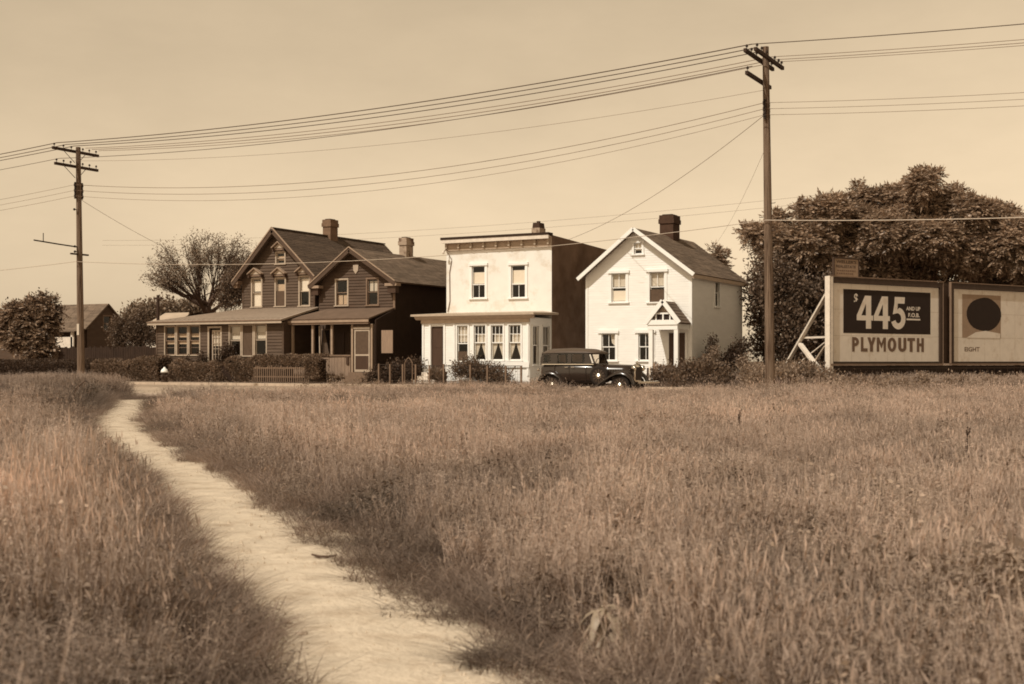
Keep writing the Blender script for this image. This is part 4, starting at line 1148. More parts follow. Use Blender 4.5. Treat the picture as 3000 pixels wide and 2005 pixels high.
def poster_frame(a, b):
    m = MB(); t_, dpt = .2, .1
    bbox(m, a - t_, a - .012, -.055, dpt, zb_ + .02, zt_ - .02); bbox(m, b + .012, b + t_, -.055, dpt, zb_ + .02, zt_ - .02)
    bbox(m, a - .012, b + .012, -.055, dpt, pz1 + .012, zt_ - .02); bbox(m, a - .012, b + .012, -.055, dpt, zb_ + .02, pz0 - .012)
    f = m.build('poster_frame', 'frame_dark', bb)
    m = MB(); e = .03
    bbox(m, a - t_ - e, a - t_ - .003, .0, dpt + .02, zb_, zt_); bbox(m, b + t_ + .003, b + t_ + e, .0, dpt + .02, zb_, zt_)
    bbox(m, a - t_ - e, b + t_ + e, .0, dpt + .02, zt_ + .002, zt_ + .05); bbox(m, a - t_, b + t_, 0, dpt + .03, zb_ - .08, zb_ - .002)
    m.build('moulding', 'trim_mid', f)
poster_frame(uA0, uA1); poster_frame(uB0, uB1)
bbox(MB(), -.02, .2, -.14, .12, 0.0, zt_ + .03).build('end_post', 'timber_white', bb, bevel=.01)
pA = bbox(MB(), uA0, uA1, -.05, .03, pz0, pz1).build('poster', 'poster', bb, label='poster with white price numerals on a black panel')
pB = bbox(MB(), uB0, uB1, -.05, .03, pz0, pz1).build('poster', 'poster', bb, label='poster with a dark haired portrait')
k0, k1_ = bu(2469), bu(2724); kz0, kz1 = bz(2469, 976), bz(2469, 847)
for nm_p, (sa, sb) in ((pA, (uA0, uA1)), (pB, (uB0, uB1))):          # the sheets a poster is pasted up from
    m = MB()
    for i in range(1, 6): u = sa + (sb - sa) * i / 6 + random.uniform(-.02, .02); bbox(m, u - .006, u + .006, .0301, .0318, pz0, pz1)
    for i in (1, 2): z = pz0 + (pz1 - pz0) * i / 3; bbox(m, sa, sb, .0301, .0316, z - .006, z + .006)
    m.build('paper_seams', 'poster_seam', nm_p, kind='stuff')
bbox(MB(), k0, k1_, .0302, .034, kz0, kz1).build('black_panel', 'print_black', pA)

def flat(polys, u0, u1, z0, z1, d, name, m, parent):
    b = MB()
    for P in polys: b.add([FBB(u0 + (u1 - u0) * x, d, z0 + (z1 - z0) * y) for x, y in P], [tuple(range(len(P)))])
    return b.build(name, m, parent)
four = [[(.56, 0), (.88, 0), (.88, .25), (.56, .25)], [(0, .25), (1, .25), (1, .40), (0, .40)], [(.56, .40), (.88, .40), (.88, 1), (.56, 1)], [(0, .40), (.28, .40), (.56, .76), (.56, 1), (.50, 1)]]
def ring(cx, cy, ro, ri, a0, a1, n=18, ky=1.0, kri=1.0):
    L = []
    for i in range(n):
        t, t2 = [math.radians(a0 + (a1 - a0) * k / n) for k in (i, i + 1)]
        f = lambda r, t, k: (cx + r * math.cos(t), cy + r * k * math.sin(t))
        L.append([f(ri, t, kri), f(ro, t, ky), f(ro, t2, ky), f(ri, t2, kri)])
    return L
five = [[(.24, .80), (.93, .80), (.95, 1), (.26, 1)], [(.13, .46), (.42, .50), (.47, .80), (.24, .80)], [(.42, .50), (.42, .60), (.56, .665), (.56, .49)]] + ring(.5, .335, .5, .2, 83, -160, 26, .67, .75)
for a, b, P in ((2508, 2556, four), (2558, 2605, four), (2608, 2651, five)):
    flat(P, bu(a), bu(b), bz(2560, 964), bz(2560, 868), .0365, 'numeral', 'poster', pA)

def lettering(txt, u0, u1, z0, z1, d, m, parent, bold=.02, name='lettering', space=1.0):
    cu = bpy.data.curves.new('text', 'FONT'); cu.body = txt; cu.size = 1; cu.offset = bold; cu.space_character = space
    ob = bpy.data.objects.new('text', cu); COL.objects.link(ob)
    bpy.context.view_layer.update()
    me = bpy.data.meshes.new_from_object(ob.evaluated_get(bpy.context.evaluated_depsgraph_get()))
    bpy.data.objects.remove(ob); bpy.data.curves.remove(cu)
    co = np.array([v.co[:] for v in me.vertices]); lo, hi = co.min(0), co.max(0)
    for v in me.vertices:
        u = u0 + (u1 - u0) * (v.co.x - lo[0]) / (hi[0] - lo[0]); z = z0 + (z1 - z0) * (v.co.y - lo[1]) / (hi[1] - lo[1])
        p = FBB(u, d, z); v.co = (p[0] - P0.x, p[1] - P0.y, p[2] - P0.z)
    me.materials.clear(); me.materials.append(MT[m])
    return link(name, me, parent)
lettering('$', bu(2500), bu(2511.5), bz(2505, 893), bz(2505, 860), .0365, 'poster', pA, .015)
lettering('AND UP', bu(2653), bu(2694), bz(2653, 910), bz(2653, 898.5), .0365, 'poster', pA, .03)
lettering('F.O.B.', bu(2659), bu(2692), bz(2659, 929.5), bz(2659, 917.5), .0365, 'poster', pA, .03)
bbox(MB(), bu(2654), bu(2694), .0341, .0365, bz(2660, 938.5), bz(2660, 934)).build('underline', 'poster', pA)
bx = lambda x0, x1, y0, y1: [(x0, y0), (x1, y0), (x1, y1), (x0, y1)]
flip = lambda P: [(1 - x, y) for x, y in P]
arm = [(0, 1), (.36, 1), (.5, .68), (.5, .42), (.32, .42)]; dg = [(.26, 1), (.5, .58), (.5, .22), (.26, .62)]
ABC = {'P': [bx(0, .36, 0, 1)] + ring(.36, .68, .62, .22, 90, -90, 12, .516, .5), 'L': [bx(0, .38, 0, 1), bx(.38, 1, 0, .23)],
       'Y': [arm, flip(arm), bx(.32, .68, 0, .42)], 'M': [bx(0, .26, 0, 1), bx(.74, 1, 0, 1), dg, flip(dg)],
       'O': ring(.5, .5, .5, .17, 0, 360, 24, 1, 1.7), 'U': [bx(0, .36, .32, 1), bx(.64, 1, .32, 1)] + ring(.5, .32, .5, .14, 180, 360, 14, .64, .7),
       'T': [bx(0, 1, .78, 1), bx(.31, .69, 0, .78)], 'H': [bx(0, .36, 0, 1), bx(.64, 1, 0, 1), bx(.36, .64, .4, .62)]}
for ch_, a, b in (('P', 925, 1003), ('L', 1022, 1096), ('Y', 1094, 1186), ('M', 1198, 1300), ('O', 1318, 1415), ('U', 1436, 1526), ('T', 1536, 1622), ('H', 1642, 1720)):
    flat(ABC[ch_], bu(2250 + a / 3.784), bu(2250 + b / 3.784), bz(2600, 1031), bz(2600, 989.5), .0365, 'letter', 'print_brown', pA)
# second poster: tan ground with the dark hair and cheek of a portrait, cut by the print's edge
h0, h1 = bu(2817), bu(2930); hz0, hz1 = bz(2817, 990), bz(2817, 862)
bbox(MB(), h0, h1, .0302, .034, hz0, hz1).build('portrait_ground', 'print_tan', pB)
hw = (h1 - h0)
flat([[(.56 + .45 * math.cos(t) * (1 + .03 * math.sin(3 * t)), .52 + .42 * math.sin(t) * (1 if math.sin(t) > 0 else .85) * (1 + .02 * math.cos(5 * t))) for t in np.linspace(0, 2 * math.pi, 29)[:-1]]], h0, h1, hz0, hz1, .0365, 'portrait_hair', 'print_black', pB)
flat([[(.10, .0), (.34, .13), (.60, .17), (.98, .11), (.98, .0)]], h0, h1, hz0, hz1, .0395, 'portrait_collar', 'poster', pB)
lettering('EIGHT', bu(2824), bu(2868), bz(2824, 1030), bz(2824, 1017), .0345, 'print_brown', pB, .02)
# raking struts behind
g = lambda px, py, Yd: Vector(at_depth(px, py, Yd))
import mathutils
RB = mathutils.Matrix.Rotation(-bang, 3, 'Z')
def loc_b(v): w = RB @ (Vector(v) - P0); return (w.x + P0.x, w.y + P0.y, w.z)
def strut(a, b, w, m, name='strut'): MB().beam(loc_b(a), loc_b(b), w, w * .6).build(name, m, bb)
strut(g(2424, 858, 52.7), g(2296, 1082, 56.5), .15, 'timber_white')
strut(g(2352, 990, 55.0), g(2425, 988, 53.0), .13, 'timber_white')
strut(g(2344, 1008, 55.0), g(2428, 1120, 52.6), .19, 'timber_white')
strut(g(2424, 998, 52.9), g(2330, 1073, 56.0), .06, 'timber_white')
strut(g(2418, 1015, 52.9), g(2378, 1075, 54.5), .11, 'trim_tan')
# lattice apron under the board
u = .25; k = 0
while u < ue:
    bbox(MB(), u, u + .06, -.1, -.075, .05, zb_ - .085).build('lattice_slat', 'frame_dark', bb); u += .13 if u < 9.0 else .5
for z_ in (.35, .62, .9):
    bbox(MB(), .2, ue, -.074, -.055, z_, z_ + .08).build('lattice_rail', 'frame_dark', bb)
bbox(MB(), .2, ue, -1.3, -1.2, 0, zb_ - .1).build('rear_boarding', 'dark_wall', bb)
for u in (4.0, 8.4, 13, 18): bbox(MB(), u, u + .15, -.32, -.165, 0, zt_ - .05).build('back_post', 'wood_dark', bb)
# small sign standing on top of the board
u0, u1 = bu(2444), bu(2514); z0, z1 = zt_ + .06, bz(2444, 757)
sp = P0 + Vector((ds_, dn_, 0)) * ((u0 + u1) / 2) + Vector((0, 0, z0))
sg = thing('small_sign', 'small pale lettered sign board standing on the top edge of the billboard', 'sign', sp, None, bang)
def SG(u, d, z): return (sp.x + u - (u0 + u1) / 2, sp.y - d, z)
fbox(MB(), SG, u0, u1, -.06, .0, z0, z1).build('board', 'print_tan', sg)
mb = MB(); fbox(mb, SG, u0 - .05, u0, -.07, .03, z0, z1); fbox(mb, SG, u1, u1 + .05, -.07, .03, z0, z1); fbox(mb, SG, u0 - .05, u1 + .05, -.07, .03, z1, z1 + .06)
mb.build('frame', 'frame_dark', sg)
_o = FBB; _P = P0.copy()
def sign_text(txt, a, b, za, zc, bold):
    global FBB, P0
    FBB = SG; P0 = sp
    lettering(txt, u0 + (u1 - u0) * a, u0 + (u1 - u0) * b, z0 + (z1 - z0) * za, z0 + (z1 - z0) * zc, .006, 'frame_dark', sg, bold)
    FBB = _o; P0 = _P
sign_text("WELLER'S", .08, .92, .74, .92, .02)
sign_text('REALESTATE', .08, .9, .48, .64, .02)
for k, (a, b) in enumerate(((.12, .88), (.1, .8))):
    mb = MB(); x_ = a
    while x_ < b:
        w_ = random.uniform(.03, .08); fbox(mb, SG, u0 + (u1 - u0) * x_, u0 + (u1 - u0) * min(b, x_ + w_), .001, .005, z0 + (z1 - z0) * (.28 - .17 * k), z0 + (z1 - z0) * (.36 - .17 * k)); x_ += w_ + .03
    mb.build('small_print', 'print_brown', sg, kind='stuff')

# ------------------------------------------------------------------ parked sedan
cs_ = s_at(1575, 42.3)
CY = 42.95
car = thing('parked_car', 'dark 1930s sedan parked by the kerb with wheels sunk in the grass', 'car', (cs_, CY, .008))
def K(x, y, z): return (cs_ + x, CY + y, z + .008)
class FaceK:
    def __init__(s, side): s.s = side
    def __call__(s, u, d, z): return K(u, s.s * (.69 + d - .08 * max(0, z - 1.1)), z)
def loft(secs, m, name, parent, smooth=True, cap=True):
    n = len(secs[0]); b = MB(); vs = [p for s in secs for p in s]
    fs = [(i * n + k, i * n + (k + 1) % n, (i + 1) * n + (k + 1) % n, (i + 1) * n + k) for i in range(len(secs) - 1) for k in range(n)]
    if cap: fs += [tuple(range(n - 1, -1, -1)), tuple(range((len(secs) - 1) * n, len(secs) * n))]
    b.add(vs, fs); return b.build(name, m, parent, smooth=smooth)
def sec(x, hw, z0, z1, rnd=.35, n=18, pw_=3.0):
    # rounded-box section at x
    zc, hh = (z0 + z1) / 2, (z1 - z0) / 2; P = []
    for i in range(n):
        t = 2 * math.pi * (i + .5) / n; c_, s_ = math.cos(t), math.sin(t)
        P.append(K(x, hw * math.copysign(abs(c_) ** (2 / pw_), c_), zc + hh * math.copysign(abs(s_) ** (2 / pw_), s_)))
    return P
loft([sec(.10, .50, .55, 1.02, pw_=4), sec(.14, .62, .48, 1.10, pw_=5), sec(.3, .68, .44, 1.13, pw_=6), sec(1.2, .70, .42, 1.13, pw_=7), sec(2.2, .67, .42, 1.13, pw_=6), sec(2.42, .62, .44, 1.12, pw_=4)], 'car_paint', 'body', car)
loft([sec(2.42, .60, .5, 1.13, pw_=3.2), sec(2.8, .54, .5, 1.125, pw_=3), sec(3.3, .45, .52, 1.11, pw_=2.8), sec(3.66, .38, .52, 1.09, pw_=2.8)], 'car_paint', 'bonnet', car)
mb = MB()
for sgn in (-1, 1):
    for i in range(9): mb.box(*[K(2.62 + .09 * i, 0, 0)[0], K(2.62 + .09 * i, 0, 0)[0] + .03], *sorted([CY + sgn * (.525 - .011 * i * .9), CY + sgn * (.575 - .011 * i)]), .72, .95)
mb.build('bonnet_louvres', 'car_paint', car, kind='stuff')
loft([sec(3.67, .36, .48, 1.12, pw_=4), sec(3.74, .37, .46, 1.14, pw_=4), sec(3.77, .34, .5, 1.1, pw_=4)], 'chrome', 'radiator_shell', car)
mb = MB().box(K(3.771, 0, 0)[0], K(3.785, 0, 0)[0], CY - .27, CY + .27, .55, 1.03); mb.build('radiator_grille', 'iron', car)
MB().lathe([(.04, 0), (.05, .03), (.02, .1)], K(3.72, 0, 1.14), 'z', 8).build('radiator_cap', 'chrome', car)
hol = [(.26, .55, 1.18, 1.47), (.82, 1.24, 1.16, 1.49), (1.40, 1.92, 1.16, 1.49)]
for sd_, nm_ in ((-1, 'near'), (1, 'far')):
    FK = FaceK(sd_)
    wall('cabin_side', FK, .14, 2.22, 1.10, [(.14, 1.36), (.24, 1.54), (2.06, 1.56), (2.22, 1.12)], hol, 'car_paint', car, t=.05)
    for h in hol:
        MB().add([FK(h[0], -.02, h[2]), FK(h[1], -.02, h[2]), FK(h[1], -.02, h[3]), FK(h[0], -.02, h[3])], [(0, 1, 2, 3)]).build('window', 'screen_glass', car)
    mb = MB(); fbox(mb, FK, .2, 2.3, .005, .022, 1.105, 1.13); mb.build('belt_moulding', 'chrome', car)
    for x_ in (.72, 1.32, 1.98):
        mb = MB(); fbox(mb, FK, x_, x_ + .012, .001, .012, .5, 1.10); mb.build('door_seam', 'iron', car)
    for x_ in (1.16, 1.42):
        mb = MB(); fbox(mb, FK, x_, x_ + .13, .04, .06, 1.0, 1.025); mb.build('door_handle', 'chrome', car)
mb = MB(); mb.add([K(.14, -.69, 1.1), K(.14, .69, 1.1), K(.17, .62, 1.56), K(.17, -.62, 1.56)], [(0, 1, 2, 3)]); 
mb.build('rear_panel', 'car_paint', car)
MB().box(cs_ + .10, cs_ + .135, CY - .3, CY + .3, 1.25, 1.45).build('rear_window', 'print_black', car)
# roof with its crown and forward visor
secs = []
for x_, zz_, hw_, cr in ((.10, 1.44, .5, .06), (.16, 1.52, .62, .10), (.4, 1.555, .68, .14), (1.2, 1.565, .69, .16), (2.0, 1.56, .68, .13), (2.25, 1.545, .64, .08), (2.36, 1.53, .58, .03)):
    P = []
    for i in range(13):
        t = -1 + 2 * i / 12; P.append(K(x_, hw_ * t, zz_ + cr * (1 - abs(t) ** 2.6)))
    for i in range(12, -1, -1):
        t = -1 + 2 * i / 12; P.append(K(x_, hw_ * t, zz_ - .03))
    secs.append(P)
loft(secs, 'car_roof', 'roof', car)
# windscreen
ws_ = [K(2.30, -.58, 1.13), K(2.30, .58, 1.13), K(2.14, .56, 1.53), K(2.14, -.56, 1.53)]
MB().add(ws_, [(0, 1, 2, 3)]).build('windscreen', 'screen_glass', car)
mb = MB()
for a_, b_ in zip(ws_, ws_[1:] + ws_[:1]): mb.beam(a_, b_, .05, .05)
mb.build('windscreen_frame', 'car_paint', car)
# seats and steering wheel seen through the windows
for x_ in (.45, 1.35):
    MB().box(cs_ + x_, cs_ + x_ + .5, CY - .58, CY + .58, .6, .85).box(cs_ + x_ - .08, cs_ + x_ + .06, CY - .58, CY + .58, .851, 1.22).build('seat', 'car_inside', car, bevel=.05)
MB().tube([K(2.02 + .05 * math.sin(t), .3 + .2 * math.cos(t), 1.15 + .2 * math.sin(t)) for t in np.linspace(0, 2 * math.pi, 17)], .014, 5, cap=False).build('steering_wheel', 'iron', car)
def fender(pts, y0, y1, name, drop=.1):
    nJ = 7; top_, vs, fs = [], [], []
    for lay in (0, -.025):
        for i, (x_, z_) in enumerate(pts):
            for j in range(nJ):
                t = j / (nJ - 1) * 2 - 1
                vs.append(K(x_, y0 + (y1 - y0) * j / (nJ - 1), z_ - drop * abs(t) ** 3 + lay))
    n = len(pts)
    for l in (0, 1):
        o_ = l * n * nJ
        fs += [(o_ + i * nJ + j, o_ + i * nJ + j + 1, o_ + (i + 1) * nJ + j + 1, o_ + (i + 1) * nJ + j) for i in range(n - 1) for j in range(nJ - 1)]
    o_ = n * nJ
    for i in range(n - 1):
        for j in (0, nJ - 1): fs.append((i * nJ + j, (i + 1) * nJ + j, o_ + (i + 1) * nJ + j, o_ + i * nJ + j))
    for j in range(nJ - 1):
        for i in (0, n - 1): fs.append((i * nJ + j, i * nJ + j + 1, o_ + i * nJ + j + 1, o_ + i * nJ + j))
    return MB().add(vs, fs).build(name, 'car_paint', car, smooth=True)
XF, XR, WR = 3.36, .66, .37
fpts = [(XF + .52, .40), (XF + .50, .56), (XF + .42, .72), (XF + .28, .84), (XF + .08, .90), (XF - .12, .88), (XF - .36, .78), (XF - .6, .64), (XF - .85, .48), (XF - 1.0, .39), (XF - 1.15, .36)]
rpts = [(XR - .60, .42), (XR - .58, .58), (XR - .48, .74), (XR - .32, .85), (XR - .1, .90), (XR + .12, .86), (XR + .3, .74), (XR + .44, .58), (XR + .54, .42), (XR + .62, .36)]
for sg_ in (-1, 1):
    a_, b_ = sorted((sg_ * .86, sg_ * .50))
    fender(fpts, a_, b_, 'front_fender'); fender(rpts, a_, b_, 'rear_fender')
    a_, b_ = sorted((sg_ * .84, sg_ * .66))
    MB().box(K(XR + .55, 0, 0)[0], K(XF - 1.0, 0, 0)[0], CY + a_, CY + b_, .33, .37).build('running_board', 'iron', car)
    MB().lathe([(.02, -.16), (.07, -.13), (.105, -.04), (.11, .0), (.10, .02), (.0, .035)], K(3.80, sg_ * .40, .98), 'x', 14).build('headlamp', 'chrome', car, smooth=True)
    MB().beam(K(3.74, sg_ * .40, .70), K(3.74, sg_ * .40, .9), .04, .04).build('lamp_bracket', 'iron', car)
    MB().box(K(4.10, 0, 0)[0], K(4.3, 0, 0)[0], CY + sg_ * .45 - .02, CY + sg_ * .45 + .02, .46, .50).build('bumper_arm', 'iron', car)
MB().tube([K(.02, 0, .9), K(-.02, 0, .9)], .05, 8) if False else None
MB().lathe([(.02, -.06), (.05, -.03), (.055, .03), (.02, .04)], K(.03, -.62, .92), 'x', 10).build('tail_lamp', 'chrome', car)
MB().tube([K(4.10, -.84, .48), K(4.26, -.74, .48), K(4.34, -.4, .48), K(4.35, 0, .48), K(4.34, .4, .48), K(4.26, .74, .48), K(4.10, .84, .48)], .04, 8).build('bumper', 'chrome', car)
MB().tube([K(.12, -.84, .48), K(.02, -.7, .48), K(-.02, 0, .48), K(.02, .7, .48), K(.12, .84, .48)], .035, 8).build('bumper', 'chrome', car)
MB().box(K(.4, 0, 0)[0], K(3.7, 0, 0)[0], CY - .4, CY + .4, .34, .42).build('chassis', 'iron', car)
def wheel(x_, y_, z_, r=.37, nm_='wheel'):
    sgn = -1 if y_ < 0 else 1
    prof = [(r * .70, -.055), (r * .86, -.07), (r * .97, -.05), (r, 0), (r * .97, .05), (r * .86, .07), (r * .70, .055)]
    w = MB().lathe(prof, K(x_, y_, z_), 'y', 24).build(nm_, 'rubber', car, smooth=True)
    MB().lathe([(r * .70, -.05), (r * .72, .0), (r * .70, .05)], K(x_, y_ + sgn * .012, z_), 'y', 24).build('rim', 'car_paint', w)
    mb = MB()
    for i in range(12):
        t = 2 * math.pi * i / 12; mb.beam(K(x_ + .07 * math.cos(t), y_ + sgn * .07, z_ + .07 * math.sin(t)), K(x_ + r * .7 * math.cos(t), y_ + sgn * .05, z_ + r * .7 * math.sin(t)), .022, .02, up=(0, 1, 0))
    mb.build('spokes', 'car_roof', w, kind='stuff')
    MB().lathe([(.115, 0), (.11, sgn * .03), (.07, sgn * .055), (.0, sgn * .065)], K(x_, y_ + sgn * .06, z_), 'y', 16).build('hubcap', 'chrome', w, smooth=True)
for x_ in (XF, XR):
    for y_ in (-.70, .70): wheel(x_, y_, WR)
wheel(2.56, -.77, .70, .36, 'spare_wheel')

# ------------------------------------------------------------------ fire hydrant, fences, gate, small things
q = on_ground(482, 1118, .12)
q = (s_at(482, N_FAR + .55), N_FAR + .55)
hy = thing('fire_hydrant', 'squat dark fire hydrant with white domed cap beside the hedge', 'fire hydrant', (q[0], q[1], .12))
MB().lathe([(.19, 0), (.19, .05), (.15, .07), (.14, .45), (.18, .46), (.18, .52)], (q[0], q[1], .12), 'z', 16).build('barrel', 'hydrant', hy, smooth=False)
MB().lathe([(.20, .521), (.195, .58), (.15, .68), (.06, .75), (.05, .80), (.0, .81)], (q[0], q[1], .12), 'z', 16).build('cap', 'white_paint', hy, smooth=True)
for ax in (-1, 1):
    MB().lathe([(.07, 0), (.075, ax * .1), (.05, ax * .13)], (q[0] + ax * .12, q[1], .45), 'x', 10).build('outlet', 'hydrant', hy)
MB().lathe([(.09, 0), (.09, -.1), (.06, -.13)], (q[0], q[1] - .12, .42), 'y', 10).build('outlet', 'hydrant', hy)

NFE = 52.35
def picket_fence():
    a, b = s_at(738, NFE), s_at(905, NFE)
    r = thing('picket_fence', 'pale weathered picket fence under the overhanging hedge', 'fence', ((a + b) / 2, NFE, ZG))
    for z_ in (.4, .85): MB().box(a, b, NFE + .02, NFE + .07, z_, z_ + .07).build('rail', 'wood_grey', r)
    x_ = a; me = None
    while x_ < b:
        h = .93 + random.uniform(-.1, .06)
        MB().prism([(x_, .14), (x_ + .052, .14), (x_ + .052, h), (x_ + .026, h + .06), (x_, h)], NFE - .005, NFE + .018).build('picket', 'wood_grey', r)
        x_ += .128 + random.uniform(-.012, .012)
picket_fence()

def wire_fence(label, px0, px1, n, pxs, h, mid=True, gate=False):
    a, b = s_at(px0, n), s_at(px1, n)
    r = thing('wire_fence', label, 'fence', ((a + b) / 2, n, ZG))
    for p in pxs:
        s = s_at(p, n); hh = h + random.uniform(-.03, .05)
        MB().box(s - .035, s + .035, n - .035, n + .035, 0, hh).build('post', 'wood_grey', r)
    MB().tube([(a, n, h - .03), ((a + b) / 2, n, h - .05), (b, n, h - .03)], .018, 6).build('rail', 'iron', r)
    MB().tube([(a, n, .28), (b, n, .28)], .014, 6).build('rail', 'iron', r)
    mb = MB(); x_ = a
    while x_ < b:
        mb.beam((x_, n, .2), (x_, n, h - .05), .006, .006); x_ += .12
    for z_ in np.arange(.35, h - .1, .14): mb.beam((a, n + .006, z_), (b, n + .006, z_), .005, .005)
    mb.build('wire_netting', 'iron', r, kind='stuff')
    return r
wire_fence('low wire fence of thin posts before the flat roofed house', 1215, 1530, NFE, (1218, 1258, 1300, 1378, 1428, 1482, 1527), 1.05)
wire_fence('short wire fence of thin posts beside the open porch', 1108, 1180, NFE, (1110, 1143, 1180), 1.1)
q0, q1 = on_n(1482, 1075, NFE), on_n(1510, 1078, NFE)
r = thing('fence_brace', 'slanting timber brace leaning on the wire fence below the porch windows', 'timber', (q0[0], NFE, 0))
MB().beam((s_at(1508, NFE), NFE + .06, 1.0), (s_at(1484, NFE), NFE + .06, .45), .05, .04).build('brace', 'wood_grey', r)
a, b = s_at(1186, NFE), s_at(1208, NFE)
g_ = thing('garden_gate', 'small iron garden gate with an arched top between the two wire fences', 'gate', ((a + b) / 2, NFE, ZG))
pts = [(a, NFE, .1), (a, NFE, 1.15)] + [(a + (b - a) * t, NFE, 1.15 + .25 * math.sin(math.pi * t)) for t in (.15, .35, .5, .65, .85)] + [(b, NFE, 1.15), (b, NFE, .1)]
MB().tube(pts, .022, 6).build('gate_frame', 'trim_mid', g_)
for k in range(1, 5):
    x_ = a + (b - a) * k / 5; MB().tube([(x_, NFE, .2), (x_, NFE, 1.15 + .22 * math.sin(math.pi * k / 5))], .009, 5).build('bar', 'iron', g_)
for z_ in (.22, .8): MB().box(a, b, NFE - .012, NFE + .012, z_, z_ + .025).build('gate_rail', 'iron', g_)

# dark board fence behind the hedge, by the cottage
NBF = 60.0
a, b = s_at(172, NBF), s_at(470, NBF)
bf = thing('board_fence', 'tall dark board fence behind the hedge, between cottage and enclosed porch', 'fence', ((a + b) / 2, NBF, 0))
x_ = a
while x_ < b:
    w_ = random.uniform(.17, .22); MB().box(x_, x_ + w_ - .015, NBF - random.uniform(.02, .035), NBF, .02, 2.15 + random.uniform(-.06, .06)).build('board', 'dark_wall', bf); x_ += w_
for z_ in (.5, 1.7): MB().box(a, b, NBF + .002, NBF + .07, z_, z_ + .09).build('rail', 'dark_wall', bf)
NTR = 60.6
a, b = s_at(60, NTR), s_at(186, NTR)
tr = thing('lattice_fence', 'low diagonal lattice fence under the dark tree', 'fence', ((a + b) / 2, NTR, 0))
zt2 = 2.0; x_ = a - 1.4
while x_ < b:
    for dr_ in (1, -1):
        p, q = (x_, NTR + .012 * dr_, .6), (x_ + 1.4, NTR + .012 * dr_, 2.0)
        if dr_ < 0: p, q = (x_, NTR - .012, 2.0), (x_ + 1.4, NTR - .012, .6)
        if p[0] >= a and q[0] <= b: MB().beam(p, q, .02, .04, up=(0, 1, 0)).build('lattice_slat', 'trim_tan', tr)
    x_ += .2
for z_ in (.58, 2.0): MB().box(a, b, NTR - .04, NTR + .04, z_, z_ + .07).build('rail', 'trim_mid', tr)
for x_ in np.linspace(a, b, 5): MB().box(x_ - .05, x_ + .05, NTR - .045, NTR + .05, 0, 2.1).build('post', 'trim_mid', tr)

# posts of the garden before the small white house
for px, w_, h_, m_, lab in ((1899, .1, .95, 'wood_dark', 'dark square garden post by the front bumper of the sedan'), (1904.5, .09, 1.0, 'timber_white', 'pale garden post beside the dark one in front of the entrance porch'), (2104, .13, 1.1, 'wood_dark', 'stout dark garden post before the side wall of the small white house')):
    s = s_at(px, NFE + .1)
    p_ = MB().box(s - w_ / 2, s + w_ / 2, NFE + .05, NFE + .05 + w_, 0, h_).build('garden_post', m_, loc=(s, NFE + .1, 0), label=lab, cat='post', bevel=.01)
s = s_at(1935, 53.2)
r = thing('porch_railing', 'short pale boarded railing standing before the entrance porch', 'railing', (s, 53.2, ZG))
for k in range(5): MB().box(s - .35 + .15 * k, s - .24 + .15 * k, 53.18, 53.21, .15, 1.15 - .02 * k).build('slat', 'wood_pale', r)
MB().box(s - .38, s + .38, 53.215, 53.26, .95, 1.03).build('rail', 'wood_pale', r)

# fallen stick and stones on the path, stakes in the grass
q = on_ground(951, 1630, .03)
P_ = [Vector(on_ground(x_, y_, .035)) for x_, y_ in ((914, 1625), (935, 1631), (960, 1632), (986, 1627))]
for p in P_: p.z = .035
MB().tube(P_, [.006, .009, .009, .005], 6).build('fallen_stick', 'bark', loc=P_[1], label='bent dark stick lying across the bare path', cat='stick')
def stone(px, py, r, lab):
    q = on_ground(px, py, .02); b = MB(); b.lathe([(r * .6, 0), (r, r * .3), (r * .8, r * .65), (r * .3, r * .8)], (q[0], q[1], .012), 'z', 7)
    b.v = [(x + random.uniform(-.15, .15) * r, y + random.uniform(-.15, .15) * r, z) for x, y, z in b.v]
    b.build('stone', 'curb', loc=(q[0], q[1], 0), label=lab, cat='stone')
stone(842, 1822, .022, 'small pale stone on the path edge by the tall grass')
stone(886, 1857, .024, 'larger pale stone at the very front of the path')
q = on_ground(203, 1182, .25)
MB().tube([(q[0] - .05, q[1], 0), (q[0] + .12, q[1] + .1, .6), (q[0] + .3, q[1] + .2, .78)], [.02, .018, .012], 6).build('leaning_branch', 'bark', loc=(q[0], q[1], 0), label='thin dark branch leaning out of the grass below the notice pole', cat='branch')
q = at_depth(2290, 1140, 44)
st = thing('tree_stump', 'blackened forked stump in the weeds at the foot of the tall pole', 'stump', (q[0], q[1], 0))
MB().tube([(q[0], q[1], 0), (q[0] - .02, q[1], .45), (q[0] - .2, q[1], .62)], [.2, .15, .1], 8).tube([(q[0] + .12, q[1], .05), (q[0] + .22, q[1], .58), (q[0] + .2, q[1], .68)], [.12, .1, .06], 8).build('wood', 'wood_dark', st)
MB().tube([(q[0] - .1, q[1] - .1, .0), (q[0] - .3, q[1] - .3, .25)], [.09, .05], 6).build('root', 'wood_dark', st)

# ------------------------------------------------------------------ trees, shrubs and hedges
def lob(px, py, rpx, Y, dY=0, k=1.0):
    p = at_depth(px, py, Y + dY); r = rpx * Y / F
    return (p[0], p[1], p[2], r, r * k)

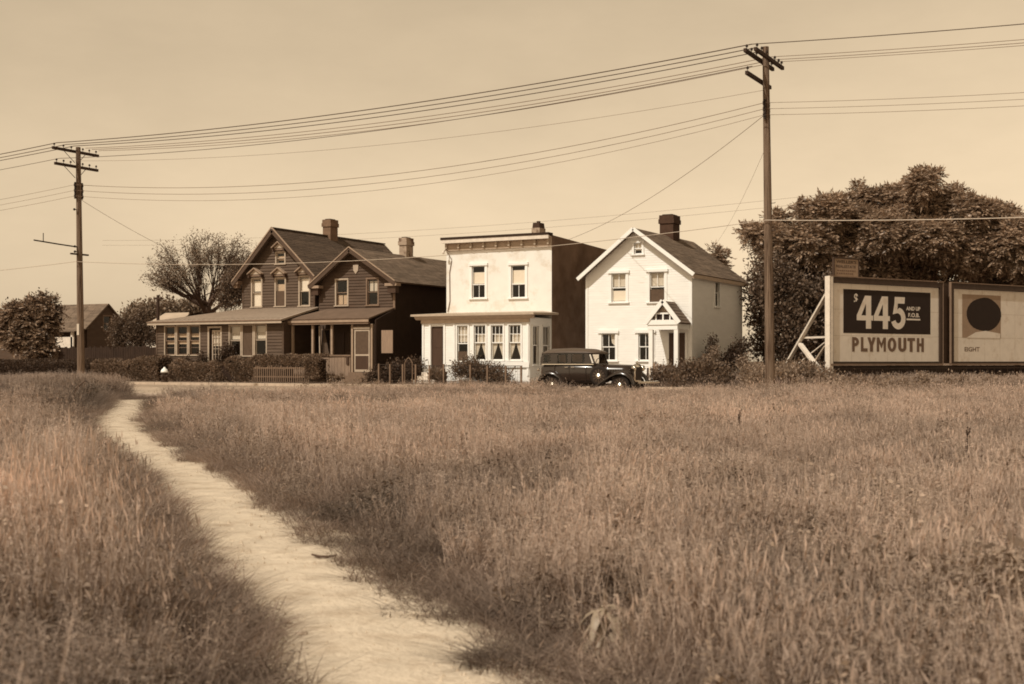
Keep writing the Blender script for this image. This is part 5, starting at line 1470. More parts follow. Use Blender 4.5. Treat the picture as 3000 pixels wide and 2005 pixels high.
def fronds(name, lobes, count, m, parent, L0=.62, nf=7, pairs=6, kind=None):
    # rosettes of feather-like leaves: each rib carries pairs of narrow leaflets
    C = np.array([l[:3] for l in lobes]); Rr = np.array([l[3] for l in lobes]); w = Rr ** 2 / (Rr ** 2).sum()
    k = rng.choice(len(lobes), count, p=w)
    o = norm(rng.normal(size=(count, 3)) + np.array([.15, -.35, .35]))
    Rz = np.array([l[4] if len(l) > 4 else l[3] for l in lobes]); R3 = np.stack([Rr, Rr, Rz], 1)
    c = C[k] + o * R3[k] * rng.uniform(.55, 1.0, (count, 1))
    c = np.repeat(c, nf, 0); o2 = np.repeat(o, nf, 0)
    d = norm(o2 * .75 + rng.normal(size=c.shape) * .62 + np.array([0, 0, .12])); n = len(c)
    L = L0 * rng.uniform(.65, 1.3, n)
    side = norm(np.cross(d, np.array([0, 0, 1.0]) + rng.normal(size=c.shape) * .25))
    V = []; Q = []
    for i in range(pairs * 2 + 1):
        if i < pairs * 2:
            t = .22 + .74 * (i // 2) / pairs; s = 1 if i % 2 else -1; sp = 1.0
        else: t, s, sp = .9, 0, 0
        drp = np.zeros_like(d); drp[:, 2] = -.34 * t * t
        base = c + (d * t + drp) * L[:, None]
        ld = norm(side * s * sp + d * .55 + np.array([0, 0, -.28 * sp]))
        ll = L * .34 * (1 - .35 * abs(t - .5)); lw = ll * .34
        v, q = leaf_quads(base, ld, ll, lw, .15)
        Q.append(q + len(V) * n * 4); V.append(v)
    base = np.array(top_of(parent).location)
    me = np_mesh(name, np.concatenate(V) - base, np.concatenate(Q), m)
    return link(name, me, parent, kind=kind)

# the big tree behind the billboard
YT = 67.0
big = [(2700, 545, 30), (2670, 560, 26), (2545, 588, 34), (2725, 516, 13), (2700, 522, 15), (2522, 556, 14), (2345, 604, 14), (2192, 684, 15), (2800, 565, 15), (2470, 600, 22), (2610, 600, 62), (2700, 615, 66), (2790, 612, 52), (2845, 620, 44), (2905, 655, 70), (2430, 622, 50), (2370, 628, 32), (2490, 665, 75), (2590, 690, 90), (2730, 700, 90), (2835, 730, 75),
       (2278, 645, 22), (2225, 692, 28), (2285, 712, 52), (2380, 705, 64), (2450, 760, 80), (2570, 800, 75), (2990, 720, 105), (2960, 860, 90), (2680, 800, 50), (2350, 800, 64), (2660, 850, 50), (2790, 870, 40), (3080, 770, 100)]
LB_ = [lob(x_, y_, r_, YT, rng.uniform(-2.4, 1.8), rng.uniform(.5, .78)) for x_, y_, r_ in big]
q = at_depth(2640, 1060, YT + 1)
t1 = thing('leafy_tree', 'tall spreading tree with feathery drooping leaves rising behind the billboard', 'tree', (q[0], q[1], 0))
mb = MB()
mb.tube([(q[0], q[1], 0), (q[0] + .1, q[1], 1.5), (q[0] - .1, q[1] + .1, 3.2)], [.42, .34, .3], 10)
for l in LB_: 
    tp = Vector(l[:3]); st_ = Vector((q[0] - .1, q[1] + .1, random.uniform(2.3, 3.2)))
    m_ = st_.lerp(tp, .5) + Vector((0, 0, -.3))
    mb.tube([st_, m_, tp], [.16, .1, .04], 6, cap=False)
mb.build('trunk', 'bark', t1)
fronds('crown', LB_, 4300, 'leaf_frond', t1, .66, 9, 6)
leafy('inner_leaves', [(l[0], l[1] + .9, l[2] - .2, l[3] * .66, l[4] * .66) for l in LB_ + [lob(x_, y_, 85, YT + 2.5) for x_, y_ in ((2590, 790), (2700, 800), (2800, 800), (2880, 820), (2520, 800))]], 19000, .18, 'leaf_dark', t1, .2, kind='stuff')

low = [(2255, 800, 62), (2225, 865, 48), (2300, 860, 75), (2390, 900, 85), (2240, 930, 50), (2310, 960, 75), (2400, 1000, 80), (2240, 1010, 45), (2320, 1050, 65), (2480, 960, 80), (2430, 860, 70)]
L2 = [lob(x_, y_, r_, YT - 1.5, rng.uniform(-1.2, 1.2), .95) for x_, y_, r_ in low]
q = at_depth(2320, 1100, YT - 1)
t2 = thing('bushy_tree', 'low bushy tree with fine leaves between small white house and billboard struts', 'tree', (q[0], q[1], 0))
mb = MB(); mb.tube([(q[0], q[1], 0), (q[0], q[1], 1.6)], [.2, .15], 8)
for l in L2: mb.tube([(q[0], q[1], 1.2), tuple(Vector((q[0], q[1], 1.4)).lerp(Vector(l[:3]), .6)), l[:3]], [.09, .06, .02], 5, cap=False)
mb.build('trunk', 'bark', t2)
leafy('crown', L2, 30000, .17, 'leaf', t2, .45, clump=6)
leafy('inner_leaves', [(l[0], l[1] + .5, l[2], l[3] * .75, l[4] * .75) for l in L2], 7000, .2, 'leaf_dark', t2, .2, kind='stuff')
# sprigs behind the small white house
L3 = [lob(x_, y_, r_, 76) for x_, y_, r_ in ((2095, 740, 14), (2112, 752, 12), (2125, 765, 14), (2080, 760, 16), (2105, 785, 26))]
q = at_depth(2100, 900, 76)
t3 = thing('slender_tree', 'slim tree top showing over the back roof slope of the small white house', 'tree', (q[0], q[1], 0))
MB().tube([(q[0], q[1], 0), (q[0], q[1], 5), L3[0][:3]], [.13, .09, .02], 6).build('trunk', 'bark', t3)
fronds('crown', L3, 44, 'leaf_frond', t3, .6, 6)

# bare limbed spreading tree
YE = 86.0
q = at_depth(607, 930, YE)
t4 = thing('spreading_tree', 'sparse vase-shaped tree with visible dark limbs behind the enclosed porch roof', 'tree', (q[0], q[1], 0))
mb = MB(); tipsP = []; tipsD = []
rt = random.Random(11)
fork = Vector((q[0], q[1], at_depth(607, 900, YE)[2]))
mb.tube([(q[0], q[1], 0), (q[0], q[1], fork.z * .6), tuple(fork)], [.36, .3, .27], 8)
px_m = YE / F
def to_w(px, py, dy): p = at_depth(px, py, YE); return Vector((p[0], p[1] + dy, p[2]))
prim = []
for i in range(58):                          # limb ends spread over a wide dome
    el = math.asin(rt.uniform(-.12, .98)); az = i * 2.39996
    prim.append((603 + 108 * math.cos(el) * math.cos(az) + rt.uniform(-8, 8), 828 - 104 * math.sin(el) + rt.uniform(-7, 7), 108 * px_m * math.cos(el) * math.sin(az)))
prim += [(480, 838, 0), (492, 806, -1), (488, 856, 1), (700, 728, 0), (712, 752, 1), (508, 770, 0)]
def curve(a, b, lift, n=6):
    c = a.lerp(b, .5) + Vector((0, 0, lift)) ; return [(a * (1 - t) ** 2 + c * 2 * t * (1 - t) + b * t * t) for t in [i / n for i in range(n + 1)]]
def add_limb(pts, r0, r1, seg): mb.tube(pts, [r0 + (r1 - r0) * i / (len(pts) - 1) for i in range(len(pts))], seg, cap=False)
mains = []
for k, (a_, b_, c_) in enumerate(sorted(prim, key=lambda p: (p[0] * 7.3 + p[1] * 3.1) % 10)):
    tip = to_w(a_, b_, c_)
    if k < 10:
        st_ = fork + Vector((rt.uniform(-.1, .1), 0, rt.uniform(-1.0, .2))); pts = curve(st_, tip, rt.uniform(-.5, .0), 8)
        add_limb(pts, .15, .02, 7); mains.append(pts)
    else:
        m_ = min(mains, key=lambda p: (p[-1] - tip).length); st_ = m_[rt.choice((2, 3, 4))].copy()
        pts = curve(st_, tip, rt.uniform(-.25, .15), 8); add_limb(pts, .045, .010, 5)
    ax = (tip - st_).normalized()
    for s2 in range(7):
        i = 4 + s2 % 5; p = pts[min(i, 8)]
        dd_ = (ax + Vector([rt.uniform(-.6, .6), rt.uniform(-.6, .6), rt.uniform(-.35, .5)])).normalized()
        pp = curve(p, p + dd_ * rt.uniform(.5, 1.15), .06, 4); add_limb(pp, .020, .007, 4)
        for s3 in range(4):
            p3 = pp[2 + s3 % 3]; d3 = (dd_ + Vector([rt.uniform(-.8, .8), rt.uniform(-.8, .8), rt.uniform(-.3, .6)])).normalized()
            t3_ = p3 + d3 * rt.uniform(.2, .5)
            add_limb([p3, p3.lerp(t3_, .5) + Vector((0, 0, .03)), t3_], .012, .005, 3)
            if i > 4: tipsP.append(t3_[:]); tipsD.append(d3[:])
mb.build('trunk', 'bark', t4)
TP = np.array(tipsP); TD = np.array(tipsD); kk = 11
keep = TP[:, 2] > 3.0
TP, TD = TP[keep], TD[keep]
P_ = np.repeat(TP, kk, 0) + rng.normal(size=(len(TP) * kk, 3)) * .14
D_ = norm(np.repeat(TD, kk, 0) * .5 + rng.normal(size=P_.shape) * .8)
v, qd = leaf_quads(P_, D_, (.12) * rng.uniform(.6, 1.4, len(P_)), .06 * rng.uniform(.7, 1.3, len(P_)))
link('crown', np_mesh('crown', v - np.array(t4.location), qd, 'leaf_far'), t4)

def simple_tree(name, label, cat, lobes, base_px, Y, n, size, m, trunk_r=.14, shell=.5, clump=5, group=None):
    q = at_depth(base_px, 1080, Y)
    t = thing(name, label, cat, (q[0], q[1], 0), group)
    mb = MB(); top_z = np.mean([l[2] for l in lobes])
    mb.tube([(q[0], q[1], 0), (q[0], q[1], max(.4, top_z * .6))], [trunk_r, trunk_r * .7], 7)
    for l in lobes: mb.tube([(q[0], q[1], max(.2, top_z * .4)), l[:3]], [trunk_r * .4, trunk_r * .1], 5, cap=False)
    mb.build('trunk', 'bark', t)
    leafy('crown', lobes, n, size, m, t, shell, clump=clump)
    return t
Lb = [lob(x_, y_, r_, 74) for x_, y_, r_ in ((698, 795, 20), (680, 825, 22), (702, 838, 24), (662, 858, 18), (690, 868, 24), (648, 885, 12), (668, 888, 14))]
simple_tree('dense_bush_tree', 'dense dark leafy tree pressed against the side of the brown gabled house', 'tree', Lb, 672, 75, 7000, .13, 'leaf', .12)
Lc = [lob(x_ - 16, y_ + 4, r_ * .92, 84) for x_, y_, r_ in ((146, 868, 9), (168, 885, 11), (145, 898, 18), (180, 912, 15), (112, 900, 26), (150, 935, 26), (100, 935, 32), (60, 915, 28), (168, 955, 15), (125, 985, 34), (75, 985, 38), (155, 1012, 20), (35, 960, 30), (128, 1030, 30))]
t5 = simple_tree('dark_tree', 'dark drooping tree beside the cottage, past the notice pole', 'tree', Lc, 110, 84, 13000, .17, 'leaf_dark', .25, clump=7)
fronds('outer_sprays', Lc, 420, 'leaf_frond', t5, .6, 6, 6)
Ld = [lob(x_, y_, r_, 82) for x_, y_, r_ in ((352, 945, 16), (345, 965, 20), (372, 960, 20), (405, 928, 14), (412, 950, 22), (392, 975, 24), (430, 975, 20), (418, 912, 9), (445, 990, 20), (350, 990, 22), (400, 1000, 24))]
simple_tree('round_shrub', 'tall rounded shrub mass behind the board fence beside the cottage gable', 'shrub', Ld, 395, 82, 12000, .13, 'leaf', .12)
for k, (lab, L_, bx) in enumerate((('far tree with rounded top standing just behind the far pole', ((432, 918, 18), (455, 910, 17), (487, 908, 20), (505, 922, 16), (480, 925, 20)), 470),
                        ('far tree with rounded top seen through the lowest limbs of the spreading tree', ((543, 912, 18), (566, 908, 18), (588, 915, 16), (552, 925, 20), (575, 928, 20)), 560),
                        ('far low tree crown above the pale far roof', ((405, 922, 14), (425, 930, 14), (395, 935, 16)), 410),
                        ('far low tree crown at the edge past the cottage tree', ((-20, 960, 40), (20, 985, 40), (-60, 980, 50)), -10))):
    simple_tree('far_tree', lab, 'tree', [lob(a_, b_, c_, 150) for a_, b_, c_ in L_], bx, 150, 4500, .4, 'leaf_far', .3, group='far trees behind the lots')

def hedge(label, px0, px1, n0, n1, h, m='leaf_hedge', count=9000, size=.07, bumps=.05, z0=.1, hm=None):
    a, b = s_at(px0, n0), s_at(px1, n0)
    r = thing('hedge', label, 'hedge', ((a + b) / 2, (n0 + n1) / 2, ZG), 'clipped hedges along the pavement')
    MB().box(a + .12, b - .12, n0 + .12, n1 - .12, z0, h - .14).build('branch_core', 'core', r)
    n = count
    u = rng.random(n); k = rng.random(n)
    x = a + (b - a) * u; y = np.where(k < .5, n0, n0 + (n1 - n0) * rng.random(n)); z = np.where(k < .5, z0 + (h - z0) * rng.random(n), h)
    e = k > .9; x = np.where(e, np.where(rng.random(n) < .5, a, b), x); z = np.where(e, z0 + (h - z0) * rng.random(n), z); y = np.where(e, n0 + (n1 - n0) * rng.random(n), y)
    bm = bumps * np.sin(x * 2.3 + z * 3) * np.sin(x * 1.1 + 1) + bumps * .7 * np.sin(x * 5.1 + z * 4.0)
    # rounded shoulders
    fz = np.clip((z - (h - .25)) / .25, 0, 1); fy = np.clip(((n0 + .25) - y) / .25, 0, 1)
    y = y + .12 * fz * fy - bm * (k < .5); z = z - .12 * fz * fy + bm * (k >= .5)
    P = np.stack([x, y, z], 1) + rng.normal(size=(n, 3)) * np.array([.04, .035, .03])
    D = norm(rng.normal(size=P.shape) + np.stack([np.zeros(n), np.where(k < .5, -.8, 0), np.where(k < .5, .3, .9)], 1))
    L = size * rng.uniform(.6, 1.5, n)
    v, q = leaf_quads(P, D, L, L * rng.uniform(.45, .7, n))
    link('foliage', np_mesh('foliage', v - np.array(r.location), q, m), r)
    return r
hedge('darkest low hedge behind the base of the notice pole', -60, 262, 52.9, 54.0, 1.25, 'leaf_dark', 24000)
hedge('clipped hedge with a squared top just past the notice pole', 266, 374, 52.5, 53.4, 1.22, count=11000, bumps=.07)
hedge('slightly taller hedge block beside the fire hydrant, nearest the notice pole', 384, 463, 52.4, 53.4, 1.42, count=10000, bumps=.07)
hedge('low rounded hedge between fire hydrant and glazed door', 494, 612, 52.4, 53.3, 1.15, count=12000, bumps=.12)
hedge('low uneven hedge between glazed door and picket fence', 618, 742, 52.4, 53.3, 1.24, count=13000, bumps=.14)
hedge('raised hedge growing over the picket fence', 735, 915, 52.55, 53.3, 1.50, count=15000, z0=.85)
hedge('short hedge end hanging down past the last picket', 893, 934, 52.3, 53.2, 1.48, count=4500, z0=.35)

def shrub(label, lobes, n, size, m='leaf', name='shrub', shell=.35, up=.5, clump=4, group=None):
    c = np.mean([l[:2] for l in lobes], 0)
    r = thing(name, label, 'shrub', (c[0], c[1], 0), group)
    mb = MB()
    for l in lobes:
        for k in range(3): mb.tube([(l[0] + random.uniform(-.1, .1), l[1], 0), (l[0] + random.uniform(-.25, .25), l[1] + random.uniform(-.1, .1), max(.2, l[2] + l[4] * .5))], [.018, .008], 4)
    mb.build('stems', 'bark', r)
    leafy('foliage', lobes, n, size, m, r, shell, up, clump=clump)
    return r
lb = lambda px, py, rp, n, k=1.0: (*on_n(px, py, n), rp * on_n(px, py, n)[1] / .87 / F, rp * on_n(px, py, n)[1] / .87 / F * k)
shrub('loose shrub in front of the first porch window of the flat roofed house', [lb(1345, 1085, 22, 53.0), lb(1378, 1075, 26, 53.0), lb(1400, 1088, 20, 53.0)], 3200, .10, 'leaf')
shrub('rounded shrub by the wire fence below the middle porch windows', [lb(1425, 1092, 24, 53.0), lb(1455, 1100, 26, 52.9), lb(1478, 1108, 18, 52.8)], 3000, .10, 'leaf')
shrub('spiky pale plant beside the front steps of the flat roofed house', [lb(1272, 1104, 14, 53.0, 1.5), lb(1292, 1108, 14, 53.0, 1.5)], 1100, .2, 'weed', up=1.8, clump=0)
shrub('dark shrub in the gap between open porch and flat roofed house', [lb(1165, 1085, 26, 53.6), lb(1195, 1092, 26, 53.6), lb(1218, 1075, 20, 53.4), lb(1140, 1100, 22, 53.2)], 3600, .12, 'leaf_dark')
shrub('dark clump beside the screen door steps', [lb(1085, 1110, 14, 53.0), lb(1100, 1104, 14, 53.0)], 1200, .1, 'leaf_dark')
shrub('climbing shrub beside the glazed door of the enclosed porch', [lb(655, 1045, 13, 53.1, 1.6), lb(668, 1025, 12, 53.1, 1.4), lb(650, 1068, 14, 53.1)], 1900, .10, 'leaf_dark')
shrub('small dark bush against the clapboards under the triple window', [lb(590, 1050, 9, 53.1, 2.2), lb(545, 1066, 16, 53.0)], 1300, .09, 'leaf_dark')
shrub('broad weedy shrub in front of the entrance porch', [lb(1925, 1108, 22, 52.6), lb(1960, 1100, 24, 52.6), lb(2000, 1095, 26, 52.6), lb(2030, 1090, 24, 52.6), lb(1985, 1118, 22, 52.2)], 5600, .11, 'leaf')
shrub('tall weedy shrub along the side wall of the small white house', [lb(2060, 1088, 28, 52.6), lb(2085, 1095, 26, 52.6), lb(2120, 1100, 24, 52.4)], 4200, .11, 'leaf')
shrub('narrow upright evergreen shrub against the shaded side wall', [lb(2082, 1040, 10, 56.5, 1.6), lb(2085, 1015, 7, 56.5, 1.8), lb(2088, 995, 4, 56.5, 2.4), lb(2078, 1065, 14, 56.5)], 1500, .09, 'leaf_dark')
shrub('flowering climber standing in front of the upright evergreen', [lb(2090, 1040, 7, 55.6, 1.6), lb(2088, 1060, 12, 55.6), lb(2095, 1025, 5, 55.6)], 900, .09, 'weed')
shrub('dark bush leaning at the back corner of the small white house', [lb(2150, 1050, 20, 58), lb(2165, 1030, 16, 58), lb(2135, 1062, 18, 58), lb(2178, 1010, 11, 58)], 2400, .12, 'leaf_dark')
shrub('light leafy weeds at the foot of the tall pole', [lb(2190, 1098, 18, 52), lb(2222, 1088, 16, 52), lb(2210, 1112, 20, 50), lb(2270, 1104, 18, 50), lb(2302, 1078, 15, 54), lb(2180, 1062, 14, 56), lb(2245, 1112, 14, 50)], 4200, .10, 'weed')
shrub('pale weeds growing under the billboard struts', [lb(2340, 1095, 24, 51.5), lb(2375, 1100, 24, 51.5), lb(2420, 1112, 20, 51), lb(2310, 1108, 20, 50)], 4200, .12, 'weed')
wl_ = []
for px in range(2440, 3060, 38): wl_.append(lb(px, 1136 + rng.uniform(-14, 6), rng.uniform(10, 22), 50.0 + (px - 2440) * .006))
shrub('long bank of pale weeds growing along the front of the billboard', wl_, 9000, .10, 'weed')

# foreground broad-leaved plant
q = on_ground(1772, 1905)
pl = thing('broad_leaved_plant', 'low plant with long pale drooping leaves at the front of the meadow', 'plant', (q[0], q[1], 0))
MB().tube([(q[0], q[1], 0), (q[0], q[1], .26)], [.012, .008], 6).build('stem', 'weed', pl)
for i in range(26):
    a_ = i * 2.4 + rng.uniform(-.3, .3); zt = .19 - .006 * i; L_ = rng.uniform(.13, .21); w_ = .032 + .008 * (i % 3)
    b = MB(); dx, dy = math.cos(a_), math.sin(a_); pts = []
    for j in range(6):
        t = j / 5; r_ = L_ * (t - .25 * t * t); z_ = zt + L_ * (.35 * t - .95 * t * t); ww = w_ * math.sin(math.pi * min(1, .08 + .9 * t)) * .5
        pts += [(q[0] + dx * r_ - dy * ww, q[1] + dy * r_ + dx * ww, z_ - ww * .25), (q[0] + dx * r_, q[1] + dy * r_, z_ + .004), (q[0] + dx * r_ + dy * ww, q[1] + dy * r_ - dx * ww, z_ - ww * .25)]
    b.add(pts, [(j * 3 + k, j * 3 + k + 1, j * 3 + k + 4, j * 3 + k + 3) for j in range(5) for k in (0, 1)])
    b.build('leaf', 'leaf_big', pl, smooth=True)
def dock(px, py, Y, h, lab):
    q = at_depth(px, py, Y)
    r = thing('dock_stalk', lab, 'weed', (q[0], q[1], 0))
    MB().tube([(q[0], q[1], 0), (q[0] + .02, q[1], h * .6), (q[0] + .01, q[1], h)], [.006, .005, .003], 5).build('stem', 'wood_dark', r)
    leafy('seed_head', [(q[0] + .015, q[1], h * (.6 + .08 * k), .018, .04) for k in range(6)], 200, .018, 'leaf_dark', r, .2, clump=0)
dock(2163, 1300, 17, .56, 'dark seeding weed stalk rising alone from the paler grass')
dock(1772, 1600, 8.5, .36, 'short brown stalk in the grass above the broad leaved plant')
dock(2830, 1450, 11.5, .62, 'dark bent weed stalk in the grass below the billboard bank')

# ------------------------------------------------------------------ grass: tufts set out over the lots
def tuft(nb, rad, hmin, hmax, width, lean, seeds):
    # arching blades, plus thin upright stalks carrying narrow pale seed heads
    V = []; Fc = []; mats = []
    def blade(bx, by, h, l, width, mi):
        la = rng.uniform(0, 6.28); lx, ly = math.cos(la) * l, math.sin(la) * l; wa = rng.uniform(0, 6.28); wx, wy = math.cos(wa) * width * .5, math.sin(wa) * width * .5
        b = len(V)
        for t, w in ((0, 1.0), (.4, .9), (.75, .6)):
            cx2, cy2, cz = bx + lx * t * t, by + ly * t * t, h * t
            V.extend([(cx2 - wx * w, cy2 - wy * w, cz), (cx2 + wx * w, cy2 + wy * w, cz)])
        V.append((bx + lx, by + ly, h * .97))
        Fc.extend([(b, b + 1, b + 3, b + 2), (b + 2, b + 3, b + 5, b + 4), (b + 4, b + 5, b + 6)]); mats.extend([mi] * 3)
        return bx + lx, by + ly, h * .97
    for i in range(nb):
        a = rng.uniform(0, 6.28); r = rad * math.sqrt(rng.random()); h = rng.uniform(hmin, hmax)
        blade(r * math.cos(a), r * math.sin(a), h, h * lean * rng.uniform(.2, 1.4), width, 0)
    for i in range(seeds):
        a = rng.uniform(0, 6.28); r = rad * math.sqrt(rng.random()); h = rng.uniform(.95, 1.4)
        sx, sy, sz = blade(r * math.cos(a), r * math.sin(a), h, h * .12 * rng.uniform(.3, 1.3), .0022, 1)
        sl = rng.uniform(.10, .24); k = .0042 * rng.uniform(.7, 1.3); lx, ly = rng.normal(0, .02, 2)
        for dx, dy in ((k, 0), (0, k)):
            b = len(V)
            V.extend([(sx, sy, sz - sl * .6), (sx + dx + lx * .3, sy + dy + ly * .3, sz - sl * .2), (sx + lx, sy + ly, sz + sl * .4), (sx - dx + lx * .3, sy - dy + ly * .3, sz - sl * .2)])
            Fc.append((b, b + 1, b + 2, b + 3)); mats.append(1)
    me = bpy.data.meshes.new('grass_tuft'); me.from_pydata(V, [], Fc)
    me.materials.append(MT['grass']); me.materials.append(MT['seed'])
    me.polygons.foreach_set('material_index', mats)
    return me
tcol = bpy.data.collections.new('tuft_kinds')
spec = [(80, .12, .35, 1.0, .0034, .2, 8), (80, .14, .25, .95, .0034, .32, 10), (66, .12, .45, 1.05, .003, .15, 18), (76, .16, .2, .8, .0045, .6, 0), (74, .14, .3, 1.0, .0034, .26, 12), (74, .14, .25, .9, .0042, .45, 1)]
kinds = [tuft(*s_) for s_ in spec]
def forb(stems, leaves, size, rad, spread):
    # branching leafy stems; heights are in the same 0..1 scale as the grass
    V = []; Fc = []
    for i in range(stems):
        a = rng.uniform(0, 6.28); r = rad * math.sqrt(rng.random()); bx, by = r * math.cos(a), r * math.sin(a); h = rng.uniform(.5, 1.15)
        la = rng.uniform(0, 6.28); lx, ly = math.cos(la) * .08, math.sin(la) * .08; b = len(V); w = .0016
        V += [(bx - w, by, 0), (bx + w, by, 0), (bx + lx + w, by + ly, h), (bx + lx - w, by + ly, h)]; Fc.append((b, b + 1, b + 2, b + 3))
        for k in range(leaves):
            t = rng.uniform(.25, 1.0); p = np.array([bx + lx * t, by + ly * t, h * t]); d = rng.normal(size=3) * np.array([1, 1, .6]); d /= np.linalg.norm(d)
            p[:2] += d[:2] * rng.uniform(0, spread)
            q_ = np.cross(d, rng.normal(size=3)); q_ /= np.linalg.norm(q_); L_ = size * rng.uniform(.5, 1.4); sc_ = np.array([1, 1, 2.4]); b = len(V)
            V += [tuple(p), tuple(p + (d * .45 + q_ * .24) * L_ * sc_), tuple(p + d * L_ * sc_), tuple(p + (d * .45 - q_ * .24) * L_ * sc_)]; Fc.append((b, b + 1, b + 2, b + 3))
    me = bpy.data.meshes.new('weed_tuft'); me.from_pydata(V, [], Fc); me.materials.append(MT['forb']); return me
def plume(stalks):
    # airy seed heads: a thin stalk and a spray of fine side twigs
    V = []; Fc = []
    for i in range(stalks):
        a = rng.uniform(0, 6.28); r = .15 * math.sqrt(rng.random()); bx, by = r * math.cos(a), r * math.sin(a); h = rng.uniform(.85, 1.45)
        la = rng.uniform(0, 6.28); lx, ly = math.cos(la) * .1, math.sin(la) * .1; b = len(V); w = .0012
        V += [(bx - w, by, 0), (bx + w, by, 0), (bx + lx + w, by + ly, h), (bx + lx - w, by + ly, h)]; Fc.append((b, b + 1, b + 2, b + 3))
        for k in range(16):
            t = rng.uniform(.72, 1.0); p = np.array([bx + lx * t, by + ly * t, h * t]); d = rng.normal(size=3) * np.array([1, 1, .5]) + np.array([0, 0, .5]); d /= np.linalg.norm(d)
            L_ = .045 * rng.uniform(.4, 1.2); w2 = .0028; s_ = np.array([-d[1], d[0], 0]) * w2; b = len(V); e = p + d * L_ * np.array([1, 1, 2.2])
            V += [tuple(p), tuple(p * .4 + e * .6 + s_), tuple(e), tuple(p * .4 + e * .6 - s_)]; Fc.append((b, b + 1, b + 2, b + 3))
    me = bpy.data.meshes.new('plume_tuft'); me.from_pydata(V, [], Fc); me.materials.append(MT['seed']); return me
kinds += [forb(9, 22, .03, .14, .05), forb(12, 16, .022, .16, .07), forb(6, 30, .04, .12, .06), plume(16), plume(10)]
for i, k_ in enumerate(kinds):
    o = bpy.data.objects.new(f'tuft_{chr(97 + i)}', k_); tcol.objects.link(o)

def gn_group():
    g = bpy.data.node_groups.new('set_out_tufts', 'GeometryNodeTree')
    g.interface.new_socket('Geometry', in_out='INPUT', socket_type='NodeSocketGeometry')
    g.interface.new_socket('Geometry', in_out='OUTPUT', socket_type='NodeSocketGeometry')
    N, L = g.nodes, g.links
    gi, go = N.new('NodeGroupInput'), N.new('NodeGroupOutput')
    ci = N.new('GeometryNodeCollectionInfo'); ci.inputs['Collection'].default_value = tcol
    ci.inputs['Separate Children'].default_value = True; ci.inputs['Reset Children'].default_value = True
    ip = N.new('GeometryNodeInstanceOnPoints'); ip.inputs['Pick Instance'].default_value = True
    def attr(n, t):
        a = N.new('GeometryNodeInputNamedAttribute'); a.data_type = t; a.inputs['Name'].default_value = n
        return a.outputs['Attribute']
    L.new(gi.outputs[0], ip.inputs['Points']); L.new(ci.outputs[0], ip.inputs['Instance'])
    L.new(attr('pick', 'INT'), ip.inputs['Instance Index'])
    er = N.new('FunctionNodeEulerToRotation'); L.new(attr('turn', 'FLOAT_VECTOR'), er.inputs[0]); L.new(er.outputs[0], ip.inputs['Rotation'])
    L.new(attr('grow', 'FLOAT_VECTOR'), ip.inputs['Scale'])
    L.new(ip.outputs[0], go.inputs[0])
    return g
GN = gn_group()
def plant(name, x, y, z, hscale, wscale, tone, pick):
    n = len(x)
    me = bpy.data.meshes.new(name); me.vertices.add(n)
    me.vertices.foreach_set('co', np.stack([x, y, z], 1).astype(np.float32).ravel())
    a = me.attributes.new('pick', 'INT', 'POINT'); a.data.foreach_set('value', pick.astype(np.int32))
    a = me.attributes.new('tone', 'FLOAT', 'POINT'); a.data.foreach_set('value', tone.astype(np.float32))
    la, lm = 6.28 * field(x, y, 3.7), .42 * np.clip(field(x, y, 1.9) - .45, 0, .6) ** 1.2 + np.abs(rng.normal(0, .08, n))     # wind-laid patches
    t = np.stack([lm * np.cos(la), lm * np.sin(la), rng.uniform(-.5, .5, n)], 1)
    a = me.attributes.new('turn', 'FLOAT_VECTOR', 'POINT'); a.data.foreach_set('vector', t.astype(np.float32).ravel())
    g = np.stack([wscale, wscale, hscale], 1)
    a = me.attributes.new('grow', 'FLOAT_VECTOR', 'POINT'); a.data.foreach_set('vector', g.astype(np.float32).ravel())
    me.materials.append(MT['grass']); me.materials.append(MT['seed'])
    o = link(name, me, kind='stuff')
    m = o.modifiers.new('tufts', 'NODES'); m.node_group = GN
    return o

# meadow in the camera's surroundings, thinner with distance
X, Yc = [], []
for y0, y1, dens in ((2.2, 8, 95), (8, 16, 62), (16, 30, 34), (30, 62, 22)):
    w1 = .52 * y1 + 3.5; n = int((y1 - y0) * 2 * w1 * dens)
    xx = rng.uniform(-w1, w1, n); yy = rng.uniform(y0, y1, n); k = np.abs(xx) < .52 * yy + 3.5
    X.append(xx[k]); Yc.append(yy[k])
X, Yc = np.concatenate(X), np.concatenate(Yc)
gx, gy = CS * X - SN * Yc, SN * X + CS * Yc
pd = path_dist(gx, gy)
edge_n = .07 * np.sin(gx * 2.1 + gy * 1.3) + .06 * np.sin(gx * 5.3 - gy * 4.1) - .10 * (rng.random(len(gx)) < .12)
k = (gy < np.where(gx < -24.5 + .5 * np.sin(gy * 3), N_GRASS, N_KERB - .22)) & (pd > -.02 + edge_n * .6)
k &= ~((gx > cross_box[0] - .05) & (gx < cross_box[1] + .05) & (gy > cross_box[2]) & (gy < cross_box[3]))
k &= ~((gx > cross_box[0] - 2.5) & (gx < cross_box[0] + .2) & (gy > cross_box[2] + 1.6))
sk = on_ground(950, 1629, .03)
k &= (gx - sk[0]) ** 2 + (gy - sk[1]) ** 2 > .06
k &= ~((np.abs((gx - sk[0]) * CS + (gy - sk[1]) * SN) < .16) & (np.abs(-(gx - sk[0]) * SN + (gy - sk[1]) * CS + .35) < .45))
k &= (gx - bL_.x) ** 2 + (gy - NPOLE) ** 2 > .05
k &= (gx - pl.location.x - .06) ** 2 + (gy - pl.location.y + .12) ** 2 > .075
k &= (field(gx, gy, 1.3) + .5 * field(gx, gy, .6) > .56) | (rng.random(len(gx)) > .68)
